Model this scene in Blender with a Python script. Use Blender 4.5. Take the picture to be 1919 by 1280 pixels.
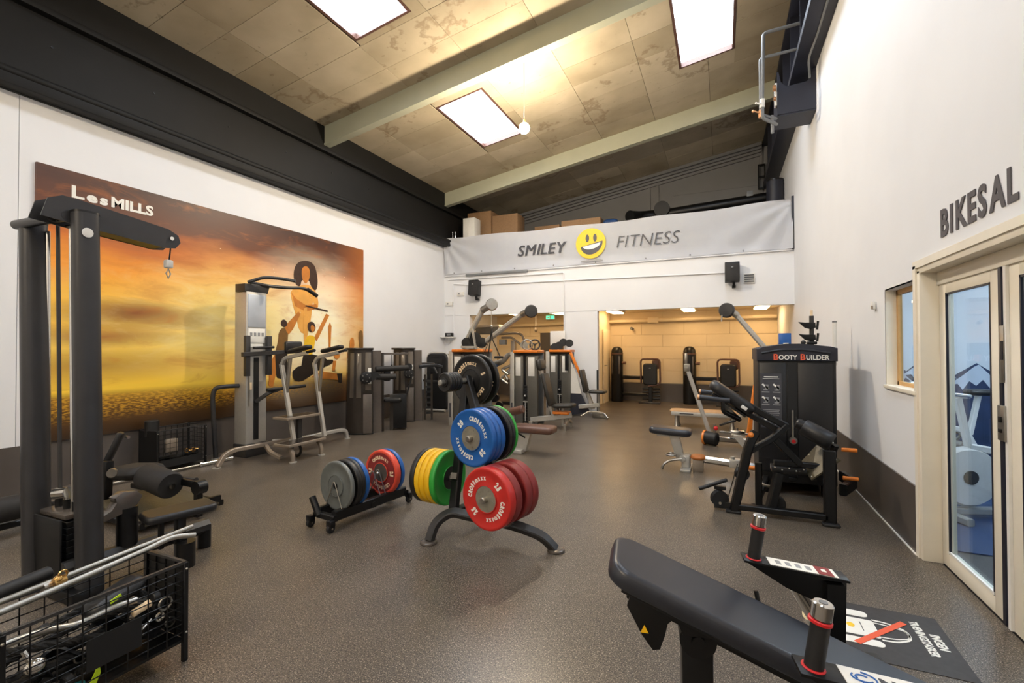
import bpy, bmesh, math, random
from mathutils import Vector as V, Matrix, Quaternion
random.seed(7)
PI = math.pi
for o in list(bpy.data.objects): bpy.data.objects.remove(o, do_unlink=True)
scene = bpy.context.scene
COL = scene.collection

# ---------------- camera ----------------
cam_d = bpy.data.cameras.new('camera'); cam = bpy.data.objects.new('camera', cam_d); COL.objects.link(cam)
cam_d.sensor_width = 36; cam_d.lens = 885.43 / 1919 * 36; cam_d.clip_start = 0.05
cam.rotation_mode = 'XYZ'
cam.matrix_world = (Matrix.Translation((0, 0, 1.5)) @ Matrix.Rotation(math.radians(23.999), 4, 'Z')
                    @ Matrix.Rotation(math.radians(90.781), 4, 'X') @ Matrix.Rotation(math.radians(-0.1475), 4, 'Z'))
scene.camera = cam
# ---------------- world, exposure ----------------
w = bpy.data.worlds.new('world'); scene.world = w; w.use_nodes = True
w.node_tree.nodes['Background'].inputs[0].default_value = (0.55, 0.62, 0.75, 1)
w.node_tree.nodes['Background'].inputs[1].default_value = 0.5
vs = scene.view_settings
vs.view_transform = 'Standard'; vs.look = 'None'; vs.gamma = 1; vs.use_curve_mapping = False
vs.exposure = 0.05
SKY_STRENGTH = 15.0      # radiance of the roof-light panes
PENDANT = 1300.0         # radiance of the pendant globes
TUBE = 18.0              # ceiling lamps of the room under the loft
BIKE_TUBE = 110.0

# ---------------- materials ----------------
def lin(c):
    return tuple(((x / 255) / 12.92 if x / 255 <= 0.04045 else ((x / 255 + 0.055) / 1.055) ** 2.4) for x in c) + (1,)
MATS = {}
def nmat(name):
    m = bpy.data.materials.new(name); m.use_nodes = True; nt = m.node_tree
    b = nt.nodes['Principled BSDF']; MATS[name] = m
    return m, nt, b
def nd(nt, t, **k):
    n = nt.nodes.new(t)
    for a, v in k.items():
        if a.startswith('i_'): n.inputs[a[2:].replace('_', ' ')].default_value = v
        else: setattr(n, a, v)
    return n
def mat(name, rgb, rough=0.5, metal=0.0, var=0.08, scale=30.0, bump=0.0, bscale=300.0, coat=0.0, spec=0.5):
    m, nt, b = nmat(name); c = lin(rgb)
    b.inputs['Roughness'].default_value = rough; b.inputs['Metallic'].default_value = metal
    b.inputs['Coat Weight'].default_value = coat; b.inputs['Specular IOR Level'].default_value = spec
    tc = nd(nt, 'ShaderNodeTexCoord')
    n = nd(nt, 'ShaderNodeTexNoise', i_Scale=scale, i_Detail=4.0)
    nt.links.new(tc.outputs['Object'], n.inputs['Vector'])
    r = nd(nt, 'ShaderNodeValToRGB')
    r.color_ramp.elements[0].position = .3; r.color_ramp.elements[1].position = .7
    r.color_ramp.elements[0].color = tuple(x * (1 - var) for x in c[:3]) + (1,)
    r.color_ramp.elements[1].color = tuple(min(1, x * (1 + var)) for x in c[:3]) + (1,)
    nt.links.new(n.outputs['Fac'], r.inputs[0]); nt.links.new(r.outputs[0], b.inputs['Base Color'])
    if bump:
        n2 = nd(nt, 'ShaderNodeTexNoise', i_Scale=bscale, i_Detail=3.0); nt.links.new(tc.outputs['Object'], n2.inputs['Vector'])
        bp = nd(nt, 'ShaderNodeBump', i_Strength=bump, i_Distance=0.004)
        nt.links.new(n2.outputs['Fac'], bp.inputs['Height']); nt.links.new(bp.outputs[0], b.inputs['Normal'])
    return m
def emit(name, rgb, strength):
    m, nt, b = nmat(name)
    b.inputs['Base Color'].default_value = lin(rgb); b.inputs['Emission Color'].default_value = lin(rgb)
    b.inputs['Emission Strength'].default_value = strength
    return m
def ramp(nt, fac, stops, interp='LINEAR'):
    r = nd(nt, 'ShaderNodeValToRGB'); cr = r.color_ramp; cr.interpolation = interp
    f_ = lambda c: c if len(c) == 4 else lin(c)
    cr.elements[0].position = stops[0][0]; cr.elements[0].color = f_(stops[0][1])
    cr.elements[1].position = stops[-1][0]; cr.elements[1].color = f_(stops[-1][1])
    for p, c in stops[1:-1]: cr.elements.new(p).color = f_(c)
    nt.links.new(fac, r.inputs[0]); return r.outputs[0]
def mth(nt, op, a, b=None, clamp=False):
    n = nd(nt, 'ShaderNodeMath', operation=op, use_clamp=clamp)
    for i, x in enumerate((a, b)):
        if x is None: continue
        if isinstance(x, (int, float)): n.inputs[i].default_value = x
        else: nt.links.new(x, n.inputs[i])
    return n.outputs[0]
def mix(nt, fac, a, b, mode='MIX'):
    n = nd(nt, 'ShaderNodeMix', data_type='RGBA', blend_type=mode)
    for i, x in ((0, fac), (6, a), (7, b)):
        if isinstance(x, (int, float)): n.inputs[i].default_value = x
        elif isinstance(x, tuple): n.inputs[i].default_value = x if len(x) == 4 else lin(x)
        else: nt.links.new(x, n.inputs[i])
    return n.outputs[2]

mat('wall_white', (229, 230, 232), .65, var=.02, scale=1.5, bump=.05, bscale=120)
mat('wall_cream_lit', (230, 212, 178), .7, var=.03, scale=2, bump=.08, bscale=90)  # warm lamp light of the room under the loft is mixed into this cream
mat('dado_grey', (84, 78, 74), .35, var=.12, scale=3, bump=.04, bscale=60)
mat('gable_shade_grey', (128, 128, 130), .7, var=.04, scale=2)  # upper part of the white end wall, its shade put into the grey
mat('black_paint', (19, 19, 19), .6, var=.15, scale=4, spec=.3)
mat('navy_paint', (38, 40, 52), .5, var=.12, scale=4)
mat('beam_sage', (176, 178, 158), .6, var=.04, scale=3)
mat('board_back', (60, 50, 40), .9)
mat('cream_wood', (236, 228, 210), .45, var=.03, scale=6)
mat('pine', (205, 160, 100), .5, var=.08, scale=12)
mat('dark_metal', (62, 61, 61), .38, .35, var=.06)
mat('column_grey', (62, 62, 64), .36, .45, var=.05, scale=8)
mat('black_metal', (17, 17, 18), .36, .2, var=.12)
mat('matt_black', (13, 13, 14), .55, var=.15)
mat('silver_paint', (186, 183, 176), .38, .45, var=.04)
mat('beige_metal', (150, 138, 124), .4, .4, var=.05)
mat('chrome', (215, 213, 208), .16, 1.0, var=.03)
mat('steel', (170, 166, 158), .3, .9, var=.06)
mat('taupe_gloss', (62, 56, 51), .2, .35, var=.06, scale=6)
mat('taupe_light', (104, 97, 91), .25, .4, var=.05)
mat('smoke_window', (104, 96, 86), .06, .15, var=.1, scale=3)
mat('vinyl_black', (27, 27, 29), .38, var=.12, bump=.08, bscale=500)
mat('vinyl_blue', (40, 42, 49), .34, var=.08, bump=.06, bscale=500)
mat('vinyl_brown', (98, 68, 56), .4, var=.1, bump=.06, bscale=400)
mat('vinyl_olive', (46, 44, 40), .42, var=.08, bump=.06, bscale=400)
mat('rubber_black', (26, 26, 27), .55, var=.15, bump=.06)
mat('foam', (34, 32, 31), .7, var=.12, bump=.1)
mat('orange', (226, 128, 44), .35, var=.06)
mat('orange_wood', (190, 112, 48), .45, var=.12, scale=14)
mat('plate_red', (196, 44, 38), .38, var=.08, scale=8)
mat('plate_maroon', (134, 42, 40), .5, var=.12, scale=8)
mat('plate_orange_red', (222, 78, 56), .4, var=.08, scale=8)
mat('plate_blue', (28, 92, 168), .35, var=.08, scale=8)
mat('plate_yellow', (236, 186, 22), .4, var=.08, scale=8)
mat('plate_green', (46, 158, 58), .4, var=.08, scale=8)
mat('plate_black', (30, 29, 29), .42, var=.12, scale=8)
mat('plate_grey', (112, 116, 114), .38, .3, var=.1, scale=12)
mat('hub_grey', (166, 162, 148), .35, .6, var=.08)
mat('print_white', (238, 236, 228), .5, var=.02)
mat('print_cream', (240, 214, 176), .5, var=.02)
mat('print_grey', (150, 150, 150), .5, var=.1)
mat('print_dark', (64, 64, 70), .5, var=.04)
mat('text_charcoal', (74, 70, 74), .5, var=.05)
mat('cloth_white', (247, 249, 255), .8, var=.02, scale=4)
mat('smiley_yellow', (244, 200, 50), .6, var=.04)
mat('cardboard', (150, 118, 86), .8, var=.08)
mat('plastic_white', (228, 226, 220), .4, var=.03)
mat('plastic_grey', (120, 122, 124), .45, var=.05)
mat('red_ring', (196, 30, 34), .3, var=.05)
mat('lime', (196, 226, 30), .5, var=.05)
mat('teal', (40, 140, 150), .6, var=.05)
mat('rope_black', (30, 29, 28), .8, var=.3, scale=80, bump=.3, bscale=200)
mat('panel_blue_reflection', (190, 197, 206), .3, .3, var=.12, scale=3)  # blue-grey reflection of a mirror-like panel, put into the base colour
mat('shroud_grey', (92, 90, 84), .4, .15, var=.05)
mat('deck_wood', (186, 148, 108), .45, var=.12, scale=14)
mat('brass', (190, 150, 90), .25, .9, var=.08)
mat('diamond_plate', (92, 85, 68), .4, .3, var=.15, scale=40, bump=.5, bscale=70)
mat('mat_black', (58, 56, 56), .6, var=.12, bump=.06)
mat('bar_orange', (232, 96, 62), .5, var=.04)
mat('navy_vinyl', (34, 62, 104), .3, var=.06, scale=3)
mat('pale_blue_wall', (226, 232, 236), .6, var=.02, scale=2)
mat('mountain_navy', (30, 52, 88), .6, var=.2, scale=5)
mat('mountain_snow', (206, 216, 228), .6, var=.05, scale=5)
mat('copper', (200, 150, 110), .35, .8, var=.1)
mat('seal_navy', (26, 26, 40), .4, var=.1)
mat('skin_gold', (200, 124, 44), .5, var=.18, scale=6)
mat('skin_light', (232, 168, 78), .5, var=.12, scale=6)
mat('hair_dark', (58, 34, 20), .5, var=.2, scale=20)
mat('shirt_brown', (122, 86, 36), .5, var=.15, scale=8)
mat('shirt_yellow', (238, 190, 34), .5, var=.08, scale=8)
mat('shorts_black', (34, 24, 14), .5, var=.2, scale=8)
emit('sky_pane', (226, 239, 255), SKY_STRENGTH)
emit('globe', (255, 234, 202), PENDANT)
emit('tube', (255, 214, 158), TUBE)
emit('bike_tube', (236, 244, 255), BIKE_TUBE)
emit('exit_green', (90, 220, 170), 1.5)

def make_floor_mat():
    m, nt, b = nmat('floor_rubber'); tc = nd(nt, 'ShaderNodeTexCoord'); O = tc.outputs['Object']
    n1 = nd(nt, 'ShaderNodeTexNoise', i_Scale=1.3, i_Detail=5.0); nt.links.new(O, n1.inputs['Vector'])
    base = ramp(nt, n1.outputs['Fac'], [(.3, (69, 61, 53)), (.7, (90, 80, 69))])
    for sc, thr, col in ((150, .67, (172, 160, 144)), (115, .64, (24, 22, 20)), (240, .70, (165, 155, 140))):
        n = nd(nt, 'ShaderNodeTexNoise', i_Scale=float(sc), i_Detail=2.0); nt.links.new(O, n.inputs['Vector'])
        f = ramp(nt, n.outputs['Fac'], [(thr - .11, (0, 0, 0, 1)), (thr, (1, 1, 1, 1))])
        base = mix(nt, f, base, col)
    nt.links.new(base, b.inputs['Base Color'])
    n = nd(nt, 'ShaderNodeTexNoise', i_Scale=260.0); nt.links.new(O, n.inputs['Vector'])
    bp = nd(nt, 'ShaderNodeBump', i_Strength=.05, i_Distance=.001); nt.links.new(n.outputs['Fac'], bp.inputs['Height'])
    nt.links.new(bp.outputs[0], b.inputs['Normal'])
    rr = nd(nt, 'ShaderNodeTexNoise', i_Scale=2.2, i_Detail=4.0); nt.links.new(O, rr.inputs['Vector'])
    nt.links.new(mth(nt, 'ADD', mth(nt, 'MULTIPLY', rr.outputs['Fac'], .14), .25), b.inputs['Roughness'])
make_floor_mat()
def make_board_mat():
    m, nt, b = nmat('ceiling_board'); tc = nd(nt, 'ShaderNodeTexCoord'); O = tc.outputs['Object']
    oi = nd(nt, 'ShaderNodeObjectInfo')
    n1 = nd(nt, 'ShaderNodeTexNoise', i_Scale=1.6, i_Detail=6.0); nt.links.new(O, n1.inputs['Vector'])
    base = ramp(nt, n1.outputs['Fac'], [(.3, (178, 166, 142)), (.7, (200, 188, 164))])
    tone = ramp(nt, oi.outputs['Random'], [(0, (225, 222, 216)), (1, (255, 255, 255))])
    base = mix(nt, 1.0, base, tone, 'MULTIPLY')
    # water stains: thin wandering rims with a shape of their own
    n2 = nd(nt, 'ShaderNodeTexNoise', i_Scale=.55, i_Detail=7.0, i_Roughness=.6); nt.links.new(O, n2.inputs['Vector'])
    rim = ramp(nt, n2.outputs['Fac'], [(.585, (0, 0, 0, 1)), (.6, (1, 1, 1, 1)), (.604, (1, 1, 1, 1)), (.625, (0, 0, 0, 1))])
    base = mix(nt, mth(nt, 'MULTIPLY', rim, .45), base, (112, 86, 58))
    n3 = nd(nt, 'ShaderNodeTexNoise', i_Scale=9.0, i_Detail=8.0); nt.links.new(O, n3.inputs['Vector'])
    sp = ramp(nt, n3.outputs['Fac'], [(.66, (0, 0, 0, 1)), (.72, (1, 1, 1, 1))])
    base = mix(nt, mth(nt, 'MULTIPLY', sp, .35), base, (110, 92, 70))
    nt.links.new(base, b.inputs['Base Color']); b.inputs['Roughness'].default_value = .85
make_board_mat()
def make_mural_mat():
    m, nt, b = nmat('mural_print'); tc = nd(nt, 'ShaderNodeTexCoord')
    s = nd(nt, 'ShaderNodeSeparateXYZ'); nt.links.new(tc.outputs['Object'], s.inputs[0])
    u = mth(nt, 'DIVIDE', s.outputs['Y'], 4.962); v = mth(nt, 'DIVIDE', s.outputs['Z'], 2.97)
    comb = nd(nt, 'ShaderNodeCombineXYZ'); nt.links.new(mth(nt, 'MULTIPLY', u, 3.2), comb.inputs[0]); nt.links.new(mth(nt, 'MULTIPLY', v, 7.0), comb.inputs[1])
    cl = nd(nt, 'ShaderNodeTexNoise', i_Scale=1.1, i_Detail=6.0, i_Roughness=.55); nt.links.new(comb.outputs[0], cl.inputs['Vector'])
    wob = mth(nt, 'MULTIPLY', mth(nt, 'SUBTRACT', cl.outputs['Fac'], .5), .30)
    vv = mth(nt, 'ADD', v, mth(nt, 'MULTIPLY', wob, mth(nt, 'SUBTRACT', v, .17, True)))
    base = ramp(nt, vv, [(0, (52, 34, 16)), (.09, (92, 60, 18)), (.15, (150, 106, 26)), (.175, (255, 212, 66)), (.26, (252, 200, 70)), (.36, (255, 216, 92)), (.52, (255, 200, 72)),
                         (.65, (248, 160, 44)), (.76, (206, 112, 38)), (.84, (112, 64, 40)), (1, (66, 44, 38))])
    def blob(cu, cv, ru, rv, pw=1.0):
        a = mth(nt, 'DIVIDE', mth(nt, 'SUBTRACT', u, cu), ru); c = mth(nt, 'DIVIDE', mth(nt, 'SUBTRACT', vv, cv), rv)
        d = mth(nt, 'SQRT', mth(nt, 'ADD', mth(nt, 'MULTIPLY', a, a), mth(nt, 'MULTIPLY', c, c)))
        return mth(nt, 'POWER', mth(nt, 'SUBTRACT', 1.0, d, True), pw)
    base = mix(nt, mth(nt, 'MULTIPLY', blob(.74, .47, .34, .50, 1.2), 1.5, True), base, (255, 248, 218))
    base = mix(nt, mth(nt, 'MULTIPLY', blob(.45, .47, .34, .36, 1.2), 1.25, True), base, (255, 230, 146))
    base = mix(nt, mth(nt, 'MULTIPLY', blob(.19, .475, .20, .07, .8), .95, True), base, (122, 64, 34))
    base = mix(nt, mth(nt, 'MULTIPLY', blob(.12, .385, .20, .05, .8), .8, True), base, (142, 76, 40))
    base = mix(nt, mth(nt, 'MULTIPLY', blob(.10, .27, .26, .08, 1.0), .6, True), base, (112, 78, 44))
    dark = mth(nt, 'MULTIPLY', ramp(nt, cl.outputs['Fac'], [(.5, (0, 0, 0, 1)), (.72, (1, 1, 1, 1))]), .28)
    base = mix(nt, mth(nt, 'MULTIPLY', dark, mth(nt, 'GREATER_THAN', v, .18)), base, (150, 84, 36))
    c2 = nd(nt, 'ShaderNodeCombineXYZ'); nt.links.new(mth(nt, 'MULTIPLY', u, 90.0), c2.inputs[0]); nt.links.new(mth(nt, 'MULTIPLY', v, 190.0), c2.inputs[1])
    sea = nd(nt, 'ShaderNodeTexNoise', i_Scale=1.0, i_Detail=4.0); nt.links.new(c2.outputs[0], sea.inputs['Vector'])
    sf = ramp(nt, sea.outputs['Fac'], [(.45, (0, 0, 0, 1)), (.6, (1, 1, 1, 1))])
    sm = ramp(nt, v, [(.05, (0, 0, 0, 1)), (.1, (1, 1, 1, 1)), (.15, (1, 1, 1, 1)), (.165, (0, 0, 0, 1))])
    base = mix(nt, mth(nt, 'MULTIPLY', mth(nt, 'MULTIPLY', sf, sm), .7), base, (226, 170, 46))
    base = mix(nt, mth(nt, 'MULTIPLY', blob(.6, .16, .6, .05, 1.0), .6, True), base, (250, 205, 70))
    c3 = nd(nt, 'ShaderNodeCombineXYZ'); nt.links.new(mth(nt, 'MULTIPLY', u, 7.0), c3.inputs[0]); nt.links.new(mth(nt, 'MULTIPLY', v, 13.0), c3.inputs[1])
    wi = nd(nt, 'ShaderNodeTexNoise', i_Scale=1.0, i_Detail=7.0, i_Roughness=.62, i_Distortion=.6); nt.links.new(c3.outputs[0], wi.inputs['Vector'])
    wf = ramp(nt, wi.outputs['Fac'], [(.5, (0, 0, 0, 1)), (.68, (1, 1, 1, 1))])
    wm = mth(nt, 'MULTIPLY', ramp(nt, v, [(.2, (0, 0, 0, 1)), (.4, (1, 1, 1, 1)), (.6, (1, 1, 1, 1)), (.75, (0, 0, 0, 1))]), ramp(nt, u, [(.1, (.2, .2, .2, 1)), (.4, (1, 1, 1, 1))]))
    base = mix(nt, mth(nt, 'MULTIPLY', mth(nt, 'MULTIPLY', wf, wm), .65), base, (255, 238, 180))
    df = ramp(nt, wi.outputs['Fac'], [(.32, (1, 1, 1, 1)), (.46, (0, 0, 0, 1))])
    base = mix(nt, mth(nt, 'MULTIPLY', mth(nt, 'MULTIPLY', df, mth(nt, 'GREATER_THAN', v, .18)), .35), base, (196, 112, 34))
    base = mix(nt, mth(nt, 'MULTIPLY', ramp(nt, u, [(.84, (0, 0, 0, 1)), (1, (1, 1, 1, 1))]), .6), base, (188, 108, 38))
    gl = mth(nt, 'MULTIPLY', ramp(nt, v, [(.13, (1, 1, 1, 1)), (.19, (0, 0, 0, 1))]), ramp(nt, u, [(.5, (0, 0, 0, 1)), (.75, (1, 1, 1, 1))]))
    base = mix(nt, mth(nt, 'MULTIPLY', gl, .75), base, (66, 38, 12))
    nt.links.new(base, b.inputs['Base Color']); b.inputs['Roughness'].default_value = .42
make_mural_mat()
def make_glass(name, rgb, alpha):
    m, nt, b = nmat(name)
    b.inputs['Base Color'].default_value = lin(rgb); b.inputs['Roughness'].default_value = .03
    b.inputs['Transmission Weight'].default_value = 0
    out = nt.nodes['Material Output']; t = nd(nt, 'ShaderNodeBsdfTransparent'); g = nd(nt, 'ShaderNodeBsdfGlossy', i_Roughness=.02)
    t.inputs[0].default_value = lin(rgb)
    fr = nd(nt, 'ShaderNodeLayerWeight'); mx = nd(nt, 'ShaderNodeMixShader')
    nt.links.new(mth(nt, 'ADD', mth(nt, 'MULTIPLY', mth(nt, 'POWER', fr.outputs['Facing'], 4.0), .45), .02), mx.inputs[0]); nt.links.new(t.outputs[0], mx.inputs[1]); nt.links.new(g.outputs[0], mx.inputs[2])
    nt.links.new(mx.outputs[0], out.inputs[0])
make_glass('glass', (236, 244, 248), 0)
make_glass('clear_plastic', (225, 225, 215), 0)

# ---------------- mesh building ----------------
def frame_from(d, up=V((0, 0, 1))):
    d = V(d).normalized(); up = V(up)
    if abs(d.dot(up)) > .99: up = V((1, 0, 0))
    x = up.cross(d).normalized(); y = d.cross(x).normalized()
    return x, y, d
def fillet(pts, R, n=5):
    pts = [V(p) for p in pts]
    if R <= 0 or len(pts) < 3: return pts
    out = [pts[0]]
    for i in range(1, len(pts) - 1):
        a, b, c = pts[i - 1], pts[i], pts[i + 1]
        d1 = (a - b); d2 = (c - b); r = min(R, d1.length * .49, d2.length * .49)
        p = b + d1.normalized() * r; q = b + d2.normalized() * r
        for k in range(n + 1):
            t = k / n; out.append(p * (1 - t) ** 2 + b * 2 * t * (1 - t) + q * t * t)
    return out + [pts[-1]]
FONT_CACHE = {}
class MB:
    def __init__(s): s.bm = bmesh.new()
    def _addgrid(s, rings, cap=True, closed=False):
        bm = s.bm; R = [[bm.verts.new(p) for p in r] for r in rings]; n = len(R[0])
        m = len(R)
        for i in range(m if closed else m - 1):
            a, b = R[i], R[(i + 1) % m]
            for j in range(n): bm.faces.new((a[j], a[(j + 1) % n], b[(j + 1) % n], b[j]))
        if cap and not closed: bm.faces.new(R[0][::-1]); bm.faces.new(R[-1])
        return s
    def box(s, c, size, rot=None, bev=0.0, seg=2):
        M = Matrix.Translation(c)
        if rot is not None: M = M @ (rot if isinstance(rot, Matrix) else (Matrix.Rotation(rot[2], 4, 'Z') @ Matrix.Rotation(rot[1], 4, 'Y') @ Matrix.Rotation(rot[0], 4, 'X')))
        M = M @ Matrix.Diagonal((size[0], size[1], size[2], 1))
        r = bmesh.ops.create_cube(s.bm, size=1, matrix=M)
        if bev > 0:
            es = list({e for v in r['verts'] for e in v.link_edges})
            bmesh.ops.bevel(s.bm, geom=es, offset=min(bev, min(size) * .49), segments=seg, profile=.5, affect='EDGES', clamp_overlap=True)
        return s
    def bar(s, p0, p1, w, h, bev=0.0, up=(0, 0, 1), ext=0.0):
        p0, p1 = V(p0), V(p1); d = p1 - p0; x, y, z = frame_from(d, up)
        R = Matrix((x, y, z)).transposed().to_4x4()
        return s.box((p0 + p1) / 2, (w, h, d.length + ext), R, bev)
    def cyl(s, p0, p1, r0, r1=None, n=18, bev=0.0):
        p0, p1 = V(p0), V(p1); r1 = r0 if r1 is None else r1; x, y, z = frame_from(p1 - p0)
        ring = lambda c, r: [c + x * (r * math.cos(2 * PI * k / n)) + y * (r * math.sin(2 * PI * k / n)) for k in range(n)]
        if bev > 0: rings = [ring(p0, r0 - bev), ring(p0 + z * bev, r0), ring(p1 - z * bev, r1), ring(p1, r1 - bev)]
        else: rings = [ring(p0, r0), ring(p1, r1)]
        return s._addgrid(rings)
    def tube(s, pts, r, n=10, R=0.0, prof=None, closed=False, up=(0, 0, 1), taper=None):
        pts = fillet(pts, R) if R else [V(p) for p in pts]
        if prof is None: prof = [(r * math.cos(2 * PI * k / n), r * math.sin(2 * PI * k / n)) for k in range(n)]
        m = len(pts); rings = []; x = None
        for i, p in enumerate(pts):
            d = (pts[(i + 1) % m] - pts[i - 1]) if closed else (pts[min(i + 1, m - 1)] - pts[max(i - 1, 0)])
            d.normalize()
            if x is None: x, y, _ = frame_from(d, up)
            else:
                x = (x - d * x.dot(d)).normalized(); y = d.cross(x).normalized()
            k = 1 if taper is None else taper(i / (m - 1))
            rings.append([p + x * (a * k) + y * (b * k) for a, b in prof])
        return s._addgrid(rings, closed=closed)
    def rtube(s, pts, w, h, R=0.0, up=(0, 0, 1), c=.15):
        e = min(w, h) * c; a, b = w / 2, h / 2
        prof = [(a - e, -b), (a, -b + e), (a, b - e), (a - e, b), (-a + e, b), (-a, b - e), (-a, -b + e), (-a + e, -b)]
        return s.tube(pts, 0, R=R, prof=prof, up=up)
    def lathe(s, prof, o, axis, n=28):
        o = V(o); x, y, z = frame_from(axis)
        rings = [[o + z * h + x * (r * math.cos(2 * PI * k / n)) + y * (r * math.sin(2 * PI * k / n)) for k in range(n)] for r, h in prof]
        return s._addgrid(rings)
    def ring(s, o, axis, R, r, n=28, m=8):
        o = V(o); x, y, z = frame_from(axis)
        pts = [o + x * (R * math.cos(2 * PI * k / n)) + y * (R * math.sin(2 * PI * k / n)) for k in range(n)]
        return s.tube(pts, r, n=m, closed=True, up=z)
    def sphere(s, c, r, n=14, sc=(1, 1, 1)):
        bmesh.ops.create_uvsphere(s.bm, u_segments=n, v_segments=max(6, n // 2), radius=1, matrix=Matrix.Translation(c) @ Matrix.Diagonal((r * sc[0], r * sc[1], r * sc[2], 1)))
        return s
    def prism(s, poly, o, ux, uy, th, bev=0.0, hole=None):
        o, ux, uy = V(o), V(ux).normalized(), V(uy).normalized(); nz = ux.cross(uy)
        A = [s.bm.verts.new(o + ux * a + uy * b - nz * (th / 2)) for a, b in poly]
        B = [s.bm.verts.new(o + ux * a + uy * b + nz * (th / 2)) for a, b in poly]
        n = len(poly); fs = [s.bm.faces.new(A[::-1]), s.bm.faces.new(B)]
        for i in range(n): fs.append(s.bm.faces.new((A[i], A[(i + 1) % n], B[(i + 1) % n], B[i])))
        if bev > 0:
            es = [e for e in {e for f in fs[:2] for e in f.edges}]
            bmesh.ops.bevel(s.bm, geom=es, offset=bev, segments=2, profile=.5, affect='EDGES', clamp_overlap=True)
        return s
    def pad(s, c, size, R=None, rc=.03, th_bev=.015, n=5):
        """rounded-corner cushion: size x,y footprint, z thickness"""
        sx, sy, sz = size; rc = min(rc, sx * .49, sy * .49); pts = []
        for cx, cy, a0 in ((sx / 2 - rc, sy / 2 - rc, 0), (-sx / 2 + rc, sy / 2 - rc, PI / 2), (-sx / 2 + rc, -sy / 2 + rc, PI), (sx / 2 - rc, -sy / 2 + rc, 1.5 * PI)):
            for k in range(n + 1):
                a = a0 + PI / 2 * k / n; pts.append((cx + rc * math.cos(a), cy + rc * math.sin(a)))
        M = Matrix.Translation(c) @ (R if R is not None else Matrix.Identity(4)); b = th_bev
        prof = [(-sz / 2, b + .006), (-sz / 2, b), (-sz / 2 + b * .35, b * .35), (-sz / 2 + b, 0), (sz / 2 - b, 0), (sz / 2 - b * .35, b * .35), (sz / 2, b), (sz / 2, b + .006)]
        rings = []
        for z, ins in prof:
            fx, fy = (sx - 2 * ins) / sx, (sy - 2 * ins) / sy
            rings.append([M @ V((a * fx, q * fy, z)) for a, q in pts])
        return s._addgrid(rings)
    def text(s, txt, size, o, ux, uy, depth=.002, align='LEFT', shear=0.0, bold=0.0, sx=1.0, italic_shift=0, res=3):
        key = (txt, size, depth, align, shear, bold, sx)
        if key not in FONT_CACHE:
            cu = bpy.data.curves.new('txt', 'FONT'); cu.body = txt; cu.size = size; cu.extrude = depth / 2; cu.align_x = align
            cu.shear = shear; cu.offset = bold; cu.resolution_u = res; cu.space_character = 1.0
            to = bpy.data.objects.new('txt', cu); COL.objects.link(to)
            dg = bpy.context.evaluated_depsgraph_get(); me = to.evaluated_get(dg).to_mesh()
            FONT_CACHE[key] = ([v.co.copy() for v in me.vertices], [tuple(p.vertices) for p in me.polygons])
            to.evaluated_get(dg).to_mesh_clear(); bpy.data.objects.remove(to); bpy.data.curves.remove(cu)
        vs_, fs_ = FONT_CACHE[key]; ux, uy = V(ux).normalized(), V(uy).normalized(); nz = ux.cross(uy); o = V(o)
        vv = [s.bm.verts.new(o + ux * (p.x * sx) + uy * p.y + nz * p.z) for p in vs_]
        for f in fs_:
            try: s.bm.faces.new([vv[i] for i in f])
            except ValueError: pass
        return s
    def slab(s, x0, x1, y0, y1, a, b):
        """sheet under the sloping roof: a, b = depth below the roof plane of its top and bottom"""
        P = [[(x, y, zc(x) - d) for x, y in ((x0, y0), (x1, y0), (x1, y1), (x0, y1))] for d in (b, a)]
        return s._addgrid([[V(p) for p in r] for r in P])
def zc(x): return 5.55 + .1595 * (x + 6.62)

def finish(name, mb, material, parent=None, smooth=40):
    bm = mb.bm if isinstance(mb, MB) else mb
    bmesh.ops.recalc_face_normals(bm, faces=bm.faces)
    rt_ = parent
    while rt_ is not None and rt_.parent is not None: rt_ = rt_.parent
    if rt_ is not None and rt_.get('_w'):
        bmesh.ops.transform(bm, matrix=rt_.matrix_basis.inverted(), verts=bm.verts)
    me = bpy.data.meshes.new(name); bm.to_mesh(me); bm.free()
    me.materials.append(MATS[material])
    if smooth:
        for p in me.polygons: p.use_smooth = True
        me.set_sharp_from_angle(angle=math.radians(smooth))
    o = bpy.data.objects.new(name, me); COL.objects.link(o)
    if parent is not None:
        o.parent = parent
    return o
obj = finish
def tag(o, label, cat, group=None, kind=None):
    o['label'] = label; o['category'] = cat
    if group: o['group'] = group
    if kind: o['kind'] = kind
    return o
def thing(name, label, cat, loc=(0, 0, 0), rotz=0.0, group=None, world=False):
    """an Empty at the thing's base; world=True: its parts are authored in room coordinates"""
    o = bpy.data.objects.new(name, None); COL.objects.link(o); o.empty_display_size = .1
    o.location = loc; o.rotation_euler = (0, 0, rotz)
    o.matrix_basis = Matrix.Translation(loc) @ Matrix.Rotation(rotz, 4, 'Z')
    if world: o['_w'] = 1
    return tag(o, label, cat, group)
def solo(name, mb, material, label, cat, base, group=None):
    """a thing that is one mesh, authored in room coordinates, origin moved to its base"""
    bmesh.ops.translate(mb.bm, vec=-V(base), verts=mb.bm.verts)
    o = finish(name, mb, material); o.location = base
    return tag(o, label, cat, group)
def struct(name, mb, material, parent=None):
    o = finish(name, mb, material, parent, smooth=30)
    if parent is None: o['kind'] = 'structure'
    return o
def dup(root, loc, rotz, label, group=None):
    r = root.copy(); COL.objects.link(r); r.location = loc; r.rotation_euler = (0, 0, rotz); r['label'] = label
    if group: r['group'] = group
    for ch in list(root.children):
        c = ch.copy(); COL.objects.link(c); c.parent = r
        for g in list(ch.children):
            d = g.copy(); COL.objects.link(d); d.parent = c
    return r
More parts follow.
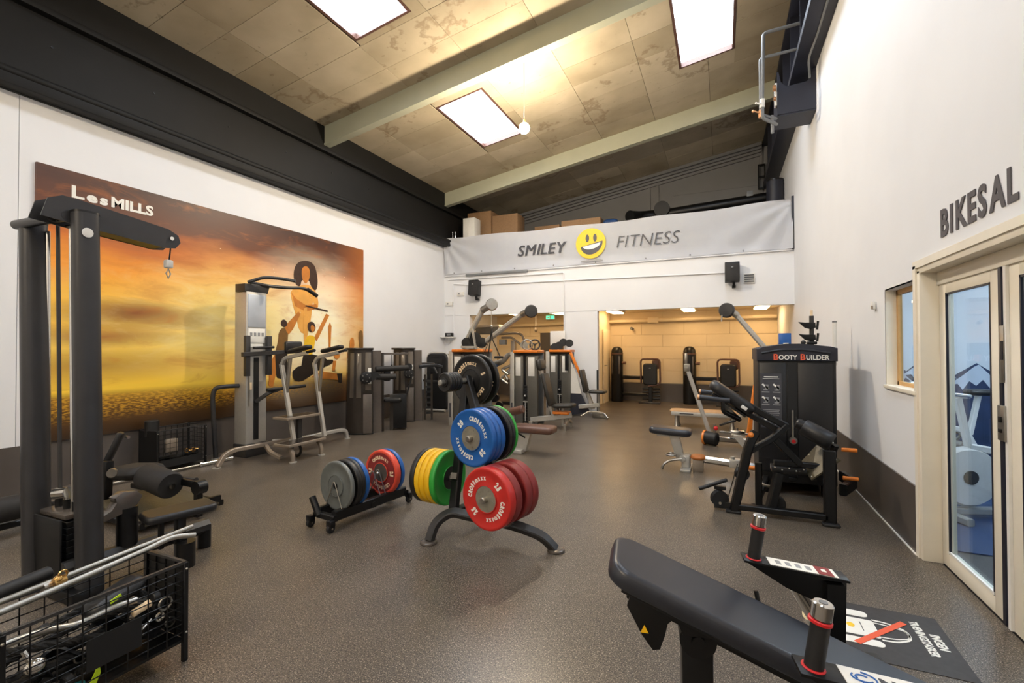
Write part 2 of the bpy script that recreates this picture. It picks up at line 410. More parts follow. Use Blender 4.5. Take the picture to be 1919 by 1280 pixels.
X3, Y3, Z3 = V((1, 0, 0)), V((0, 1, 0)), V((0, 0, 1))
# =====================================================================
# THE SETTING
XL, XR, YB, YE, YF = -6.62, 1.28, 10.55, 13.70, -4.0
struct('floor', MB().box(((XL + XR) / 2, (YF + YE) / 2, -.05), (XR - XL + .2, YE - YF + .2, .1)), 'floor_rubber')
# side walls
struct('wall_left', MB().box((XL - .06, (YF + 2.36) / 2, 3.4), (.12, 2.36 - YF, 6.8)).box((XL - .06, (2.366 + YE) / 2, 3.4), (.12, YE - 2.366, 6.8)).box((XL - .07, 2.36, 3.4), (.1, .2, 6.8)), 'wall_white')
b = MB(); xw, tw = XR + .06, .12
b.box((xw, (5.0 + YE) / 2, 3.5), (tw, YE - 5.0, 7.0)).box((xw, 4.645, .585), (tw, .71, 1.17)).box((xw, 4.645, 4.49), (tw, .71, 5.02))
b.box((xw, 3.24, 4.5425), (tw, 2.10, 4.915)).box((xw, (2.19 + YF) / 2, 3.5), (tw, 2.19 - YF, 7.0))
struct('wall_right', b, 'wall_white')
struct('wall_front', MB().box(((XL + XR) / 2, YF - .06, 3.5), (XR - XL + .4, .12, 7.0)), 'wall_white')
b = MB()
b.box(((XL + XR) / 2, YB + .08, 2.94), (XR - XL, .16, 1.21)).box(((-3.37 - 2.58) / 2, YB + .08, 1.17), (.79, .16, 2.34)).box(((XL - 5.88) / 2, YB + .08, 1.17), (XL * -1 - 5.88, .16, 2.34))
struct('wall_back', b, 'wall_white')
struct('wall_loft', MB().box(((XL + XR) / 2, YB + .08, 3.85), (XR - XL - .02, .06, .62)), 'black_paint')
struct('wall_end', MB().box(((XL + XR) / 2, YE + .06, 1.25), (XR - XL + .2, .12, 2.5)), 'wall_cream_lit')
struct('wall_gable', MB().box(((XL + XR) / 2, YE + .06, 4.7), (XR - XL + .2, .12, 4.4)), 'gable_shade_grey')
struct('ceiling_under_loft', MB().box(((XL + XR) / 2, (YB + .16 + YE) / 2, 2.55), (XR - XL, YE - YB - .16, .1)), 'wall_cream_lit')
# painted dark skirting bands
struct('baseboard_left', MB().box((XL + .006, (YF + YE) / 2, .25), (.014, YE - YF - .02, .507)), 'dado_grey')
struct('baseboard_right', MB().box((XR - .006, (4.31 + YE) / 2, .245), (.014, YE - 4.31, .49)).box((XR - .006, (2.1 + YF) / 2, .245), (.014, 2.1 - YF, .49)), 'dado_grey')
struct('baseboard_end', MB().box(((XL + XR) / 2, YE - .006, .25), (XR - XL - .04, .014, .5)), 'dado_grey')
# pale filler line where the rubber meets the wall
struct('trim_1', MB().box((XR - .016, (4.31 + 10.5) / 2, .004), (.012, 6.2, .01)), 'print_white')
# gable cornice: three stepped rails that follow the roof
g = bpy.data.objects.new('trim_2', None); COL.objects.link(g); g['kind'] = 'structure'
for k, (a, bb, dp) in enumerate(((.0, .10, .20), (.11, .17, .14), (.18, .24, .10), (.25, .32, .06))):
    finish('cornice_rail', MB().slab(XL, .96, YE - dp, YE, a, bb), 'gable_shade_grey', g)
# blockwork courses and panel battens of the gable wall
g = bpy.data.objects.new('trim_3', None); COL.objects.link(g); g['kind'] = 'structure'
for x in (-1.85, -1.62, .95, 1.05): finish('batten', MB().box((x, YE - .02, 4.7), (.07, .04, 4.0 - abs(x) * .1)), 'gable_shade_grey', g)
for z in (4.8, 5.25, 5.7): finish('batten', MB().box((0.0, YE - .008, z), (2.4, .016, .03)), 'gable_shade_grey', g)
# blocks of the wall under the loft: long pale courses with recessed joints
g = bpy.data.objects.new('trim_4', None); COL.objects.link(g); g['kind'] = 'structure'
blk = None
for r in range(6):
    z = .52 + r * .335
    for c in range(7):
        x = XL + .02 + c * 1.13 - (.56 if r % 2 else 0)
        x0, x1 = max(XL, x), min(XR, x + 1.124)
        if x1 - x0 > .08: finish('wall_block', MB().box(((x0 + x1) / 2, YE - .006, z + .165), (x1 - x0, .012, .33), bev=.002, seg=1), 'wall_cream_lit', g)

# ---- roof: base sheet, wood-wool boards, beams ----
SKY = [(-4.67, -3.78, 3.30, 5.13), (-4.67, -3.78, 7.21, 9.03), (-.635, .205, 7.06, 8.87), (-.635, .205, 3.30, 5.13), (-4.67, -3.78, -.6, 1.2), (-.635, .205, -.6, 1.2)]  # last three roof lights are out of view, added to raise the light level
def cut(rects, h):
    out = []
    for (a, b_, c, d) in rects:
        if h[1] <= a or h[0] >= b_ or h[3] <= c or h[2] >= d: out.append((a, b_, c, d)); continue
        if h[0] > a: out.append((a, h[0], c, d))
        if h[1] < b_: out.append((h[1], b_, c, d))
        x0, x1 = max(a, h[0]), min(b_, h[1])
        if h[2] > c: out.append((x0, x1, c, h[2]))
        if h[3] < d: out.append((x0, x1, h[3], d))
    return out
b = MB()
base = [(XL - .1, XR + .1, YF - .1, YE + .1)]
for h in SKY: base = cut(base, h)
for r in base: b.slab(r[0], r[1], r[2], r[3], -.12, 0)
ceil_o = struct('ceiling', b, 'board_back')
xs = [XL, -5.89, -4.73, -3.58, -2.43, -1.28, -.19, 1.0]
row = .5825
random.seed(3)
for ci in range(7):
    y = 1.19
    while y < YE - .05:
        y1 = min(y + row, YE)
        rs = [(xs[ci] + .003, xs[ci + 1] - .003, y + .003, y1 - .003)]
        for h in SKY: rs = cut(rs, (h[0] - .03, h[1] + .03, h[2] - .03, h[3] + .03))
        for r in rs:
            if r[1] - r[0] > .03 and r[3] - r[2] > .03:
                d = random.uniform(0, .004); finish('ceiling_board', MB().slab(r[0], r[1], r[2], r[3], 0, .014 + d), 'ceiling_board', ceil_o, smooth=0)
        y = y1
rs = [(XL, XR, YF, 1.187)]
for h in SKY: rs = cut(rs, h)
b = MB()
for r in rs: b.slab(r[0], r[1], r[2], r[3], 0, .014)
finish('ceiling_sheet', b, 'ceiling_board', ceil_o, smooth=0)
where = {0: 'near the mural above the first beam', 1: 'between the two pale beams beside the pendant lamp', 2: 'high up beside the dark girder', 3: 'over the middle of the floor, added out of view', 4: 'added behind the camera near the mural wall', 5: 'added behind the camera near the door wall'}
for i, h in enumerate(SKY):
    t = thing('skylight', 'bright rectangular roof light ' + where[i], 'skylight', ((h[0] + h[1]) / 2, (h[2] + h[3]) / 2, zc((h[0] + h[1]) / 2)), 0, 'roof lights in the sloping ceiling', world=True)
    for s_ in ((h[0] - .025, h[0] + .012, h[2] - .025, h[3] + .025), (h[1] - .012, h[1] + .025, h[2] - .025, h[3] + .025), (h[0], h[1], h[2] - .025, h[2] + .012), (h[0], h[1], h[3] - .012, h[3] + .025)):
        finish('frame_rail', MB().slab(*s_, -.1, .022), 'vinyl_brown', t)
    finish('pane', MB().slab(h[0] + .01, h[1] - .01, h[2] + .01, h[3] - .01, -.075, -.06), 'sky_pane', t)
for i, y in enumerate((2.30, 6.42, 10.50)):
    o = struct('trim_%d' % (5 + i), MB().slab(XL, 1.0, y, y + .12, .0, .345), 'beam_sage')
    finish('beam_lip', MB().slab(XL, 1.0, y - .012, y + .132, .33, .36), 'beam_sage', o)
# ---- dark steel girders along both long walls ----
g = bpy.data.objects.new('trim_8', None); COL.objects.link(g); g['kind'] = 'structure'
L = YE - YF; ym = (YE + YF) / 2
finish('girder_web', MB().box((XL + .02, ym, 4.85), (.04, L, 1.44)), 'black_paint', g)
finish('girder_flange', MB().box((XL + .10, ym, 4.20), (.20, L, .13), bev=.012), 'black_paint', g)
finish('girder_flange', MB().box((XL + .07, ym, 5.08), (.14, L, .07), bev=.008), 'black_paint', g)
finish('girder_rail', MB().cyl((XL + .17, YF + .02, 4.27), (XL + .17, YE, 4.27), .045), 'black_paint', g)
for y in range(-3, 13): finish('bolt', MB().cyl((XL + .04, y + .6, 4.75), (XL + .05, y + .6, 4.75), .012, n=6), 'black_metal', g)
g = bpy.data.objects.new('trim_9', None); COL.objects.link(g); g['kind'] = 'structure'
finish('girder_flange', MB().box((1.13, ym, 5.60), (.30, L, .05), bev=.006), 'navy_paint', g)
finish('girder_web', MB().box((1.24, ym, 6.2), (.06, L, 1.2)), 'navy_paint', g)
finish('girder_flange', MB().box((1.13, ym, 6.70), (.30, L, .05), bev=.006), 'navy_paint', g)
finish('girder_rail', MB().box((1.005, ym, 5.66), (.03, L, .10)), 'navy_paint', g)
for y in range(-3, 13): finish('stiffener', MB().box((1.11, y + .5, 6.15), (.2, .02, 1.05)), 'navy_paint', g)
finish('conduit', MB().tube([(1.16, -3.9, 5.565), (1.16, 7.2, 5.565), (1.12, 7.6, 5.5), (1.17, 7.85, 5.35)], .014, R=.1), 'plastic_grey', g)

# ---- window and door in the white wall ----
g = bpy.data.objects.new('window_1', None); COL.objects.link(g); g['kind'] = 'structure'
finish('window_reveal', MB().box((1.335, 5.006, 1.575), (.11, .012, .83)), 'cream_wood', g); finish('window_reveal', MB().box((1.335, 4.645, 1.986), (.11, .72, .012)), 'cream_wood', g)
finish('window_frame', MB().box((1.37, 4.982, 1.575), (.03, .035, .81)).box((1.37, 4.645, 1.96), (.03, .70, .04)).box((1.37, 4.645, 1.19), (.03, .70, .04)).box((1.37, 4.32, 1.575), (.03, .04, .81)), 'pine', g)
finish('window_sill', MB().box((1.33, 4.645, 1.165), (.14, .73, .03), bev=.004), 'cream_wood', g)
finish('pane', MB().box((1.372, 4.645, 1.575), (.006, .66, .75)), 'glass', g)
g = bpy.data.objects.new('trim_10', None); COL.objects.link(g); g['kind'] = 'structure'
finish('jamb', MB().box((1.34, 4.255, 1.02), (.13, .075, 2.04), bev=.003), 'cream_wood', g)
finish('jamb', MB().box((1.34, 2.225, 1.02), (.13, .075, 2.04), bev=.003), 'cream_wood', g)
finish('head', MB().box((1.34, 3.24, 2.055), (.13, 2.10, .07), bev=.003), 'cream_wood', g)
finish('head_stop', MB().box((1.395, 3.24, 1.975), (.05, 1.96, .09), bev=.003), 'cream_wood', g)
finish('architrave', MB().box((1.272, 3.24, 2.085), (.016, 2.14, .05)).box((1.272, 4.285, 1.04), (.016, .05, 2.08)), 'cream_wood', g)
g = bpy.data.objects.new('door_1', None); COL.objects.link(g); g['kind'] = 'structure'
def leaf(g, y0, y1):
    x = 1.405; st = .10
    finish('stile', MB().box((x, y1 - st / 2, .97), (.045, st, 1.92), bev=.003), 'cream_wood', g)
    finish('stile', MB().box((x, y0 + st / 2, .97), (.045, st, 1.92), bev=.003), 'cream_wood', g)
    finish('top_rail', MB().box((x, (y0 + y1) / 2, 1.90), (.045, y1 - y0 - 2 * st, .075), bev=.003), 'cream_wood', g)
    finish('bottom_rail', MB().box((x, (y0 + y1) / 2, .06), (.045, y1 - y0 - 2 * st, .10), bev=.003), 'cream_wood', g)
    finish('pane', MB().box((x, (y0 + y1) / 2, .985), (.008, y1 - y0 - 2 * st + .01, 1.77)), 'glass', g)
    finish('glazing_seal', MB().box((x - .018, y1 - st - .006, .985), (.012, .012, 1.76)).box((x - .018, y0 + st + .006, .985), (.012, .012, 1.76)).box((x - .018, (y0 + y1) / 2, 1.858), (.012, y1 - y0 - 2 * st, .012)), 'seal_navy', g)
    finish('glazing_bead', MB().box((x - .02, (y0 + y1) / 2, .117), (.012, y1 - y0 - 2 * st, .016)), 'plastic_white', g)
leaf(g, 3.43, 4.215)
finish('edge_seal', MB().box((1.400, 3.415, .97), (.05, .03, 1.92)), 'seal_navy', g)
finish('lock_strip', MB().box((1.376, 3.385, 1.46), (.012, .06, .31), bev=.003), 'steel', g)
finish('lock_slot', MB().box((1.369, 3.385, 1.48), (.006, .018, .10)), 'seal_navy', g)
finish('lock_case', MB().box((1.374, 3.385, 1.09), (.03, .07, .19), bev=.004), 'steel', g)
finish('lock_cylinder', MB().box((1.357, 3.385, 1.11), (.008, .03, .03), bev=.002).box((1.357, 3.385, 1.05), (.008, .03, .02), bev=.002), 'black_metal', g)
g = bpy.data.objects.new('door_2', None); COL.objects.link(g); g['kind'] = 'structure'
leaf(g, 2.27, 3.34)
finish('edge_strip', MB().box((1.395, 3.353, .97), (.05, .026, 1.92)), 'plastic_white', g)

# ---- cycling room behind the glass ----
struct('floor_cycling', MB().box((3.2, 5.2, -.05), (3.6, 8.0, .098)), 'mat_black')
o = struct('floor_mat', MB().box((3.25, 6.4, .004), (3.4, 3.8, .008)), 'navy_vinyl')
struct('wall_cycling_end', MB().box((3.2, 8.36, 1.4), (3.7, .12, 2.8)), 'pale_blue_wall')
struct('wall_cycling_side', MB().box((5.05, 5.2, 1.4), (.12, 8.0, 2.8)), 'pale_blue_wall')
struct('wall_cycling_near', MB().box((3.2, 1.2, 1.4), (3.7, .12, 2.8)), 'pale_blue_wall')
struct('ceiling_cycling', MB().box((3.2, 5.2, 2.75), (3.7, 8.0, .1)), 'pale_blue_wall')
for i, (x, y, lb) in enumerate(((2.6, 6.2, 'white tube lamp on the cycling room ceiling close to the window'), (3.6, 6.2, 'white tube lamp on the cycling room ceiling toward the far side'), (2.6, 3.6, 'white tube lamp on the cycling room ceiling above the doors'))):
    t = thing('tube_lamp', lb, 'lamp', (x, y, 2.64), 0, 'cycling room lamps', world=True)
    finish('housing', MB().box((x, y, 2.685), (.14, 1.5, .03)), 'plastic_white', t)
    finish('tube', MB().cyl((x, y - .7, 2.645), (x, y + .7, 2.645), .022), 'bike_tube', t)
t = thing('mountain_mural', 'navy and white mountain range print along the cycling room wall', 'mural', (3.2, 8.28, 0), 0, world=True)
pk = [(1.45, .9), (1.7, 1.18), (1.9, 1.02), (2.15, 1.32), (2.35, 1.16), (2.6, 1.40), (2.85, 1.1), (3.1, 1.28), (3.4, 1.05), (3.8, 1.35), (4.2, 1.0), (4.6, 1.3), (4.98, 1.0)]
finish('print', MB().prism([(1.45, 0), (4.98, 0)] + pk[::-1], (0, 8.292, 0), X3, Z3, .008), 'mountain_navy', t, smooth=0)
for i in range(1, len(pk) - 1, 2):
    x, z = pk[i]; finish('snow_cap', MB().prism([(x - .30, z - .30), (x - .20, z - .28), (x - .15, z - .36), (x - .08, z - .24), (x - .01, z - .30), (x + .06, z - .22), (x + .13, z - .33), (x + .19, z - .25), (x + .30, z - .34), (x + .12, z - .14), (x + .02, z - .02), (x - .03, z - .05), (x - .14, z - .16)], (0, 8.286, 0), X3, Z3, .004), 'mountain_snow', t, smooth=0)
# =====================================================================
# WALL PRINT, BANNER AND FIXTURES
t = thing('wall_mural', 'large sunset fitness photo print with athletes on the long white wall', 'mural', (XL, 2.489, .507), 0, world=True)
finish('print', MB().box((XL + .0175, 4.97, 1.992), (.035, 4.962, 2.97)), 'mural_print', t, smooth=0)
FIG = [
 ('torso', 'skin_light', [(5.69, 2.483), (5.919, 2.591), (6.091, 2.612), (6.245, 2.526), (6.307, 2.255), (6.222, 2.201), (6.162, 2.357), (6.128, 1.997), (6.048, 1.733), (5.878, 1.783), (5.8, 2.07), (5.723, 2.289)]),
 ('arm', 'skin_gold', [(5.712, 2.441), (5.81, 2.342), (6.011, 2.25), (6.246, 2.288), (6.283, 2.215), (6.012, 2.139), (5.788, 2.214)]),
 ('hair', 'hair_dark', [(5.764, 2.825), (5.807, 2.931), (5.917, 3.004), (6.066, 3.029), (6.195, 2.985), (6.256, 2.842), (6.281, 2.654), (6.233, 2.506), (6.126, 2.579), (6.079, 2.704), (5.919, 2.683), (5.897, 2.552), (5.798, 2.577), (5.754, 2.697)]),
 ('face', 'skin_gold', [(5.918, 2.857), (5.974, 2.921), (6.055, 2.925), (6.101, 2.857), (6.09, 2.724), (6.033, 2.633), (5.987, 2.627), (5.93, 2.703)]),
 ('body', 'shirt_brown', [(5.466, 1.771), (5.547, 1.852), (5.64, 1.821), (5.652, 1.706), (5.621, 1.475), (5.397, 1.424), (5.456, 1.615)]),
 ('arm', 'skin_gold', [(5.578, 1.862), (5.855, 2.128), (5.899, 2.086), (5.747, 1.824), (5.662, 1.732), (5.62, 1.776)]),
 ('head', 'hair_dark', [(5.505, 1.929), (5.536, 1.975), (5.588, 1.977), (5.629, 1.935), (5.63, 1.882), (5.578, 1.845), (5.516, 1.869)]),
 ('legs', 'shorts_black', [(5.397, 1.442), (5.632, 1.484), (5.643, 1.174), (5.603, 0.982), (5.439, 1.026), (5.379, 1.184)]),
 ('leg', 'skin_gold', [(5.31, 1.272), (5.398, 1.407), (5.419, 1.097), (5.361, 0.877), (5.283, 0.917)]),
 ('top', 'shirt_yellow', [(5.969, 1.602), (6.037, 1.732), (6.224, 1.727), (6.201, 1.529), (6.143, 1.36), (5.958, 1.363)]),
 ('arm', 'skin_light', [(5.969, 1.62), (5.966, 2.191), (6.034, 2.215), (6.059, 1.752), (6.014, 1.658)]),
 ('arm', 'skin_gold', [(6.201, 1.699), (6.469, 2.132), (6.545, 2.107), (6.358, 1.798), (6.249, 1.624)]),
 ('head', 'hair_dark', [(6.036, 1.899), (6.082, 1.967), (6.176, 1.971), (6.224, 1.898), (6.224, 1.822), (6.153, 1.773), (6.071, 1.798)]),
 ('face', 'skin_gold', [(6.117, 1.912), (6.188, 1.906), (6.212, 1.841), (6.165, 1.783), (6.117, 1.819)]),
 ('legs', 'shorts_black', [(5.958, 1.381), (6.154, 1.397), (6.422, 1.345), (6.523, 1.275), (6.25, 1.206), (6.109, 1.062), (5.903, 1.127)]),
 ('pole', 'hair_dark', [(5.989, 2.23), (6.011, 2.25), (6.507, 2.193), (6.507, 2.164)]),
 ('arm', 'skin_gold', [(6.521, 1.9), (6.559, 1.98), (6.598, 1.903), (6.573, 1.509), (6.535, 1.49)]),
 ('body', 'shorts_black', [(5.739, 1.17), (6.131, 1.248), (6.626, 1.312), (6.652, 1.232), (6.373, 1.144), (6.109, 1.015), (5.904, 0.926), (5.74, 0.973)]),
 ('head', 'skin_gold', [(6.652, 1.391), (6.704, 1.45), (6.785, 1.419), (6.812, 1.348), (6.758, 1.299), (6.678, 1.311)]),
 ('leg', 'skin_gold', [(6.132, 1.004), (6.373, 1.087), (6.732, 1.03), (6.813, 0.966), (6.759, 0.909), (6.423, 0.949)]),
 ('leg', 'skin_gold', [(6.639, 1.272), (6.718, 1.27), (6.679, 1.073), (6.614, 1.095)]),
 ('shoe', 'shorts_black', [(6.732, 1.03), (6.868, 1.024), (6.854, 0.842), (6.773, 0.868)]),
 ('figure', 'skin_gold', [(7.061, 1.633), (7.104, 1.716), (7.177, 1.697), (7.192, 1.53), (7.119, 1.384), (7.062, 1.406)]),
 ('figure', 'shirt_brown', [(7.295, 1.784), (7.354, 1.87), (7.431, 1.83), (7.432, 1.423), (7.34, 1.445)]),
]
def chaikin(p, n=2):
    for _ in range(n):
        q = []
        for i in range(len(p)):
            a, c = p[i], p[(i + 1) % len(p)]
            q += [(a[0] * .75 + c[0] * .25, a[1] * .75 + c[1] * .25), (a[0] * .25 + c[0] * .75, a[1] * .25 + c[1] * .75)]
        p = q
    return p
for k, (n, m, pts) in enumerate(FIG):
    if n in ('hair', 'face', 'head', 'torso', 'body', 'top', 'figure'): pts = chaikin(pts, 2 if n in ('hair', 'face', 'head') else 1)
    finish('printed_' + n, MB().prism([(y, z) for y, z in pts], (XL + .0365 + .0004 * k, 0, 0), Y3, Z3, .002), m, t, smooth=0)
random.seed(5)
b = MB()
for k in range(40):
    y = random.gauss(5.9, .45); z = random.uniform(2.1, 2.95); s_ = random.uniform(.006, .016)
    b.box((XL + .0365, y, z), (.002, s_, s_), (PI / 4, 0, 0))
finish('printed_sparks', b, 'print_cream', t, smooth=0)['kind'] = 'stuff'
x = XL + .037
b = MB()
b.text('L', .19, (x, 2.77, 3.19), Y3, Z3, .003, bold=.004, sx=1.35).text('e', .15, (x, 2.92, 3.185), Y3, Z3, .003, bold=.007, sx=1.35).text('s', .15, (x, 3.045, 3.185), Y3, Z3, .003, bold=.007, sx=1.3)
b.text('MILLS', .165, (x, 3.15, 3.185), Y3, Z3, .003, bold=.006, sx=1.12)
finish('lettering', b, 'print_white', t, smooth=0)

# --- banner ---
t = thing('banner', 'long white cloth banner reading Smiley Fitness across the loft edge', 'banner', (-2.67, 10.52, 3.40), 0, world=True)
bm = bmesh.new(); nx, nz = 150, 26; x0, x1 = -6.6, 1.262; grid = []
for i in range(nx + 1):
    u = i / nx; x = x0 + (x1 - x0) * u; colv = []
    for j in range(nz + 1):
        v = j / nz
        sag = -.05 * math.sin(PI * u) * (v) - .012 * math.sin(u * PI * 8) * v
        z = 3.405 + .955 * v + sag + .02 * math.sin(u * PI * 5) * (1 - v) * .5
        wl, wr = math.exp(-u * 9), math.exp(-(1 - u) * 7)
        y = 10.525 - .008 - .010 * math.sin(u * 26 + v * 3) - .008 * math.sin(u * 47 - v * 5)
        al = math.atan2((1 - v) * .95, u * 7.9 + .05); ar = math.atan2((1 - v) * .95, (1 - u) * 7.9 + .05)
        y -= wl * .032 * (math.sin(al * 15) + .6) + wr * .030 * (math.sin(ar * 13 + 1) + .6)
        if .2 < u < .82: y = y * .55 + 10.512 * .45
        colv.append(bm.verts.new((x, y, z)))
    grid.append(colv)
for i in range(nx):
    for j in range(nz): bm.faces.new((grid[i][j], grid[i + 1][j], grid[i + 1][j + 1], grid[i][j + 1]))
bmesh.ops.solidify(bm, geom=bm.faces[:], thickness=.003)
finish('cloth', bm, 'cloth_white', t, smooth=80)
yb = 10.484
for ch, x, sx in (('S', -4.53, 1.0), ('M', -4.345, 1.0), ('I', -4.055, 1.2), ('L', -3.95, .95), ('E', -3.765, 1.0), ('Y', -3.565, 1.0)):
    b = MB()
    for k in range(3): b.text(ch, .36, (x + .009 * k, yb - .0004 * k, 3.72), X3, Z3, .003, shear=.22, bold=0, sx=sx)
    finish('letter', b, 'print_dark', t, smooth=0)
finish('lettering', MB().text('FITNESS', .38, (-2.16, yb, 3.71), X3, Z3, .003, shear=.22, bold=-.006, sx=1.0), 'print_dark', t, smooth=0)
sm = finish('smiley_disc', MB().cyl((-2.71, yb, 3.865), (-2.71, yb + .006, 3.865), .345, n=48), 'smiley_yellow', t, smooth=0)
for dx in (-.075, .10):
    finish('eye', MB().prism([(.042 * math.cos(2 * PI * k / 16), .088 * math.sin(2 * PI * k / 16)) for k in range(16)], (-2.71 + dx, yb - .003, 3.985), X3, Z3, .004), 'print_dark', sm, smooth=0)
arc = [(.26 * math.cos(a), .26 * math.sin(a)) for a in [PI + .12 + (PI - .06) * k / 16 for k in range(17)]]
finish('mouth', MB().prism([(x * .98 + .02, y * .95 + .02 + x * .12) for x, y in arc], (-2.71, yb - .003, 3.84), X3, Z3, .004), 'print_dark', sm, smooth=0)
arc = [(.205 * math.cos(a), .105 * math.sin(a)) for a in [PI + .15 + (PI - .1) * k / 12 for k in range(13)]]
finish('teeth', MB().prism([(x + .02, y + .0 + x * .12) for x, y in arc], (-2.71, yb - .005, 3.84), X3, Z3, .004), 'print_white', sm, smooth=0)
finish('printed_shadow', MB().prism([(.26 * math.cos(2 * PI * k / 20), .022 * math.sin(2 * PI * k / 20)) for k in range(20)], (-2.69, yb + .004, 3.47), X3, Z3, .003), 'print_grey', t, smooth=0)
for x in (-6.3, -5.5, -4.6, -3.6, -2.6, -1.5, -.6, .4, 1.2): finish('eyelet', MB().ring((x, 10.49, 3.43), Y3, .012, .004, 12, 6), 'black_metal', t)
solo('banner_pole', MB().bar((1.265, 10.5, 3.40), (1.265, 10.5, 4.42), .05, .05, .004), 'navy_paint', 'dark square upright at the banner end by the white wall', 'post', (1.265, 10.5, 3.40))
t = thing('wall_lettering', 'charcoal wall lettering BIKESAL above the glass doors', 'lettering', (1.275, 3.4, 2.2), 0, world=True)
for ch, y in zip('BIKESAL', (3.858, 3.722, 3.645, 3.496, 3.372, 3.242, 3.088)):
    finish('letter', MB().text(ch, .236, (1.276, y, 2.2), -Y3, Z3, .004, bold=.007, sx=.86), 'text_charcoal', t, smooth=0)

# --- fixtures on the lintel wall ---
def wall_speaker(x, lb):
    t = thing('wall_speaker', lb, 'speaker', (x, 10.42, 2.80), 0, 'black wall speakers', world=True)
    finish('cabinet', MB().box((x, 10.40, 3.0), (.27, .20, .38), (-.12, 0, 0), .012), 'matt_black', t)
    finish('grille', MB().box((x, 10.298, 2.987), (.235, .012, .34), (-.12, 0, 0), .004), 'foam', t)
    finish('badge', MB().box((x, 10.289, 3.09), (.04, .006, .025), (-.12, 0, 0)), 'plastic_grey', t)
    finish('bracket', MB().bar((x + .03, 10.42, 2.82), (x + .03, 10.46, 2.70), .05, .05, .004).box((x + .03, 10.50, 2.72), (.07, .1, .05), bev=.004), 'black_metal', t)
wall_speaker(-5.65, 'black speaker on the lintel above the cable machine arms')
wall_speaker(.19, 'black speaker on the lintel next to the small vent')
t = thing('wall_vent', 'small white louvred vent beside the black speaker', 'vent', (.50, 10.53, 2.79), 0, world=True)
finish('frame', MB().box((.50, 10.535, 2.88), (.20, .03, .20), bev=.004), 'plastic_white', t)
for k in range(4): finish('slat', MB().box((.50, 10.513, 2.815 + k * .043), (.17, .02, .022), (.5, 0, 0)), 'plastic_grey', t)
solo('blind_rail', MB().box((-5.11, 10.51, 3.355), (1.7, .05, .05), bev=.006), 'plastic_grey', 'grey rail fixed under the banner beside the corner', 'rail', (-5.11, 10.51, 3.33))
def conduit(pts, lb):
    solo('cable_conduit', MB().tube(pts, .014, n=8, R=.04), 'wall_white', lb, 'conduit', pts[0], 'white surface conduits on the lintel')
conduit([(-6.5, 10.53, 3.27), (-3.36, 10.53, 3.25), (-3.36, 10.53, 2.0), (-3.36, 10.53, 1.7)], 'white conduit turning down at the edge of the machine opening')
conduit([(-6.34, 10.53, 3.16), (-5.8, 10.53, 3.10), (.05, 10.53, 3.02)], 'white conduit running level between the two black speakers')
conduit([(-6.34, 10.53, 3.1), (-6.34, 10.53, 1.86)], 'short white conduit dropping to the corner shelf')
conduit([(-6.6, 10.52, 3.36), (1.25, 10.52, 3.385)], 'thin white rail running the whole width under the banner')
t = thing('router_shelf', 'small white corner shelf under a router', 'shelf', (-6.45, 10.40, 1.77), 0, world=True)
finish('board', MB().box((-6.44, 10.43, 1.78), (.36, .22, .018), bev=.003), 'plastic_white', t)
finish('bracket', MB().bar((-6.44, 10.53, 1.66), (-6.44, 10.40, 1.77), .02, .01), 'plastic_white', t)
t = thing('router', 'small black box with a display on the corner shelf', 'router', (-6.40, 10.42, 1.79), 0, world=True)
finish('case', MB().box((-6.40, 10.42, 1.84), (.19, .12, .10), bev=.008), 'matt_black', t)
finish('display', MB().box((-6.38, 10.357, 1.85), (.11, .006, .05)), 'plastic_grey', t)
for x, z, lb in ((-6.47, 2.60, 'white wall socket box low in the corner'), (-6.13, 2.84, 'white wall socket box beside the corner speaker')):
    t = thing('wall_socket', lb, 'socket', (x, 10.53, z), 0, 'white socket boxes', world=True)
    finish('box', MB().box((x, 10.53, z + .05), (.20, .04, .10), bev=.006), 'plastic_white', t)
    finish('knob', MB().cyl((x - .03, 10.512, z + .05), (x - .03, 10.495, z + .05), .02), 'plastic_grey', t)
t = thing('wall_sensor', 'tiny white sensor on the wall beside the window', 'sensor', (1.27, 5.28, 1.84), 0, world=True)
finish('case', MB().box((1.262, 5.28, 1.88), (.03, .05, .07), bev=.005), 'plastic_white', t)
finish('clip', MB().box((1.245, 5.25, 1.86), (.012, .02, .03)), 'beige_metal', t)

# --- roof unit, its pipes, and the pendant ---
t = thing('ceiling_unit', 'dark box bracket hanging from the girder by the white wall', 'bracket', (1.03, 8.05, 4.88), 0, world=True)
finish('cheek', MB().prism([(.78, 4.98), (1.275, 4.98), (1.275, 5.62), (1.23, 5.62), (1.22, 5.46), (1.16, 5.40), (.90, 5.38), (.83, 5.46), (.80, 5.62), (.78, 5.62)], (0, 8.05, 0), X3, Z3, .02), 'navy_paint', t, smooth=0)
finish('cheek', MB().prism([(.78, 4.98), (1.275, 4.98), (1.275, 5.60), (.78, 5.60)], (0, 8.55, 0), X3, Z3, .02), 'navy_paint', t, smooth=0)
finish('tray', MB().box((1.03, 8.30, 4.97), (.49, .5, .02)).box((.79, 8.30, 5.2), (.02, .5, .46)), 'navy_paint', t)
finish('cover', MB().box((.765, 8.1, 5.30), (.03, .10, .34), bev=.004), 'plastic_white', t)
finish('clip', MB().cyl((.76, 8.02, 5.38), (.72, 8.02, 5.38), .045).cyl((.76, 8.02, 5.22), (.73, 8.02, 5.22), .03), 'copper', t)
t = thing('pipe_run', 'bent grey heating pipes with valves beside the roof bracket', 'pipe', (.55, 7.8, 4.75), 0, world=True)
finish('pipe', MB().tube([(1.10, 7.6, 6.02), (.57, 7.6, 6.0), (.55, 7.6, 4.98), (.55, 7.6, 4.78), (.76, 7.95, 4.80)], .024, R=.06), 'plastic_grey', t)
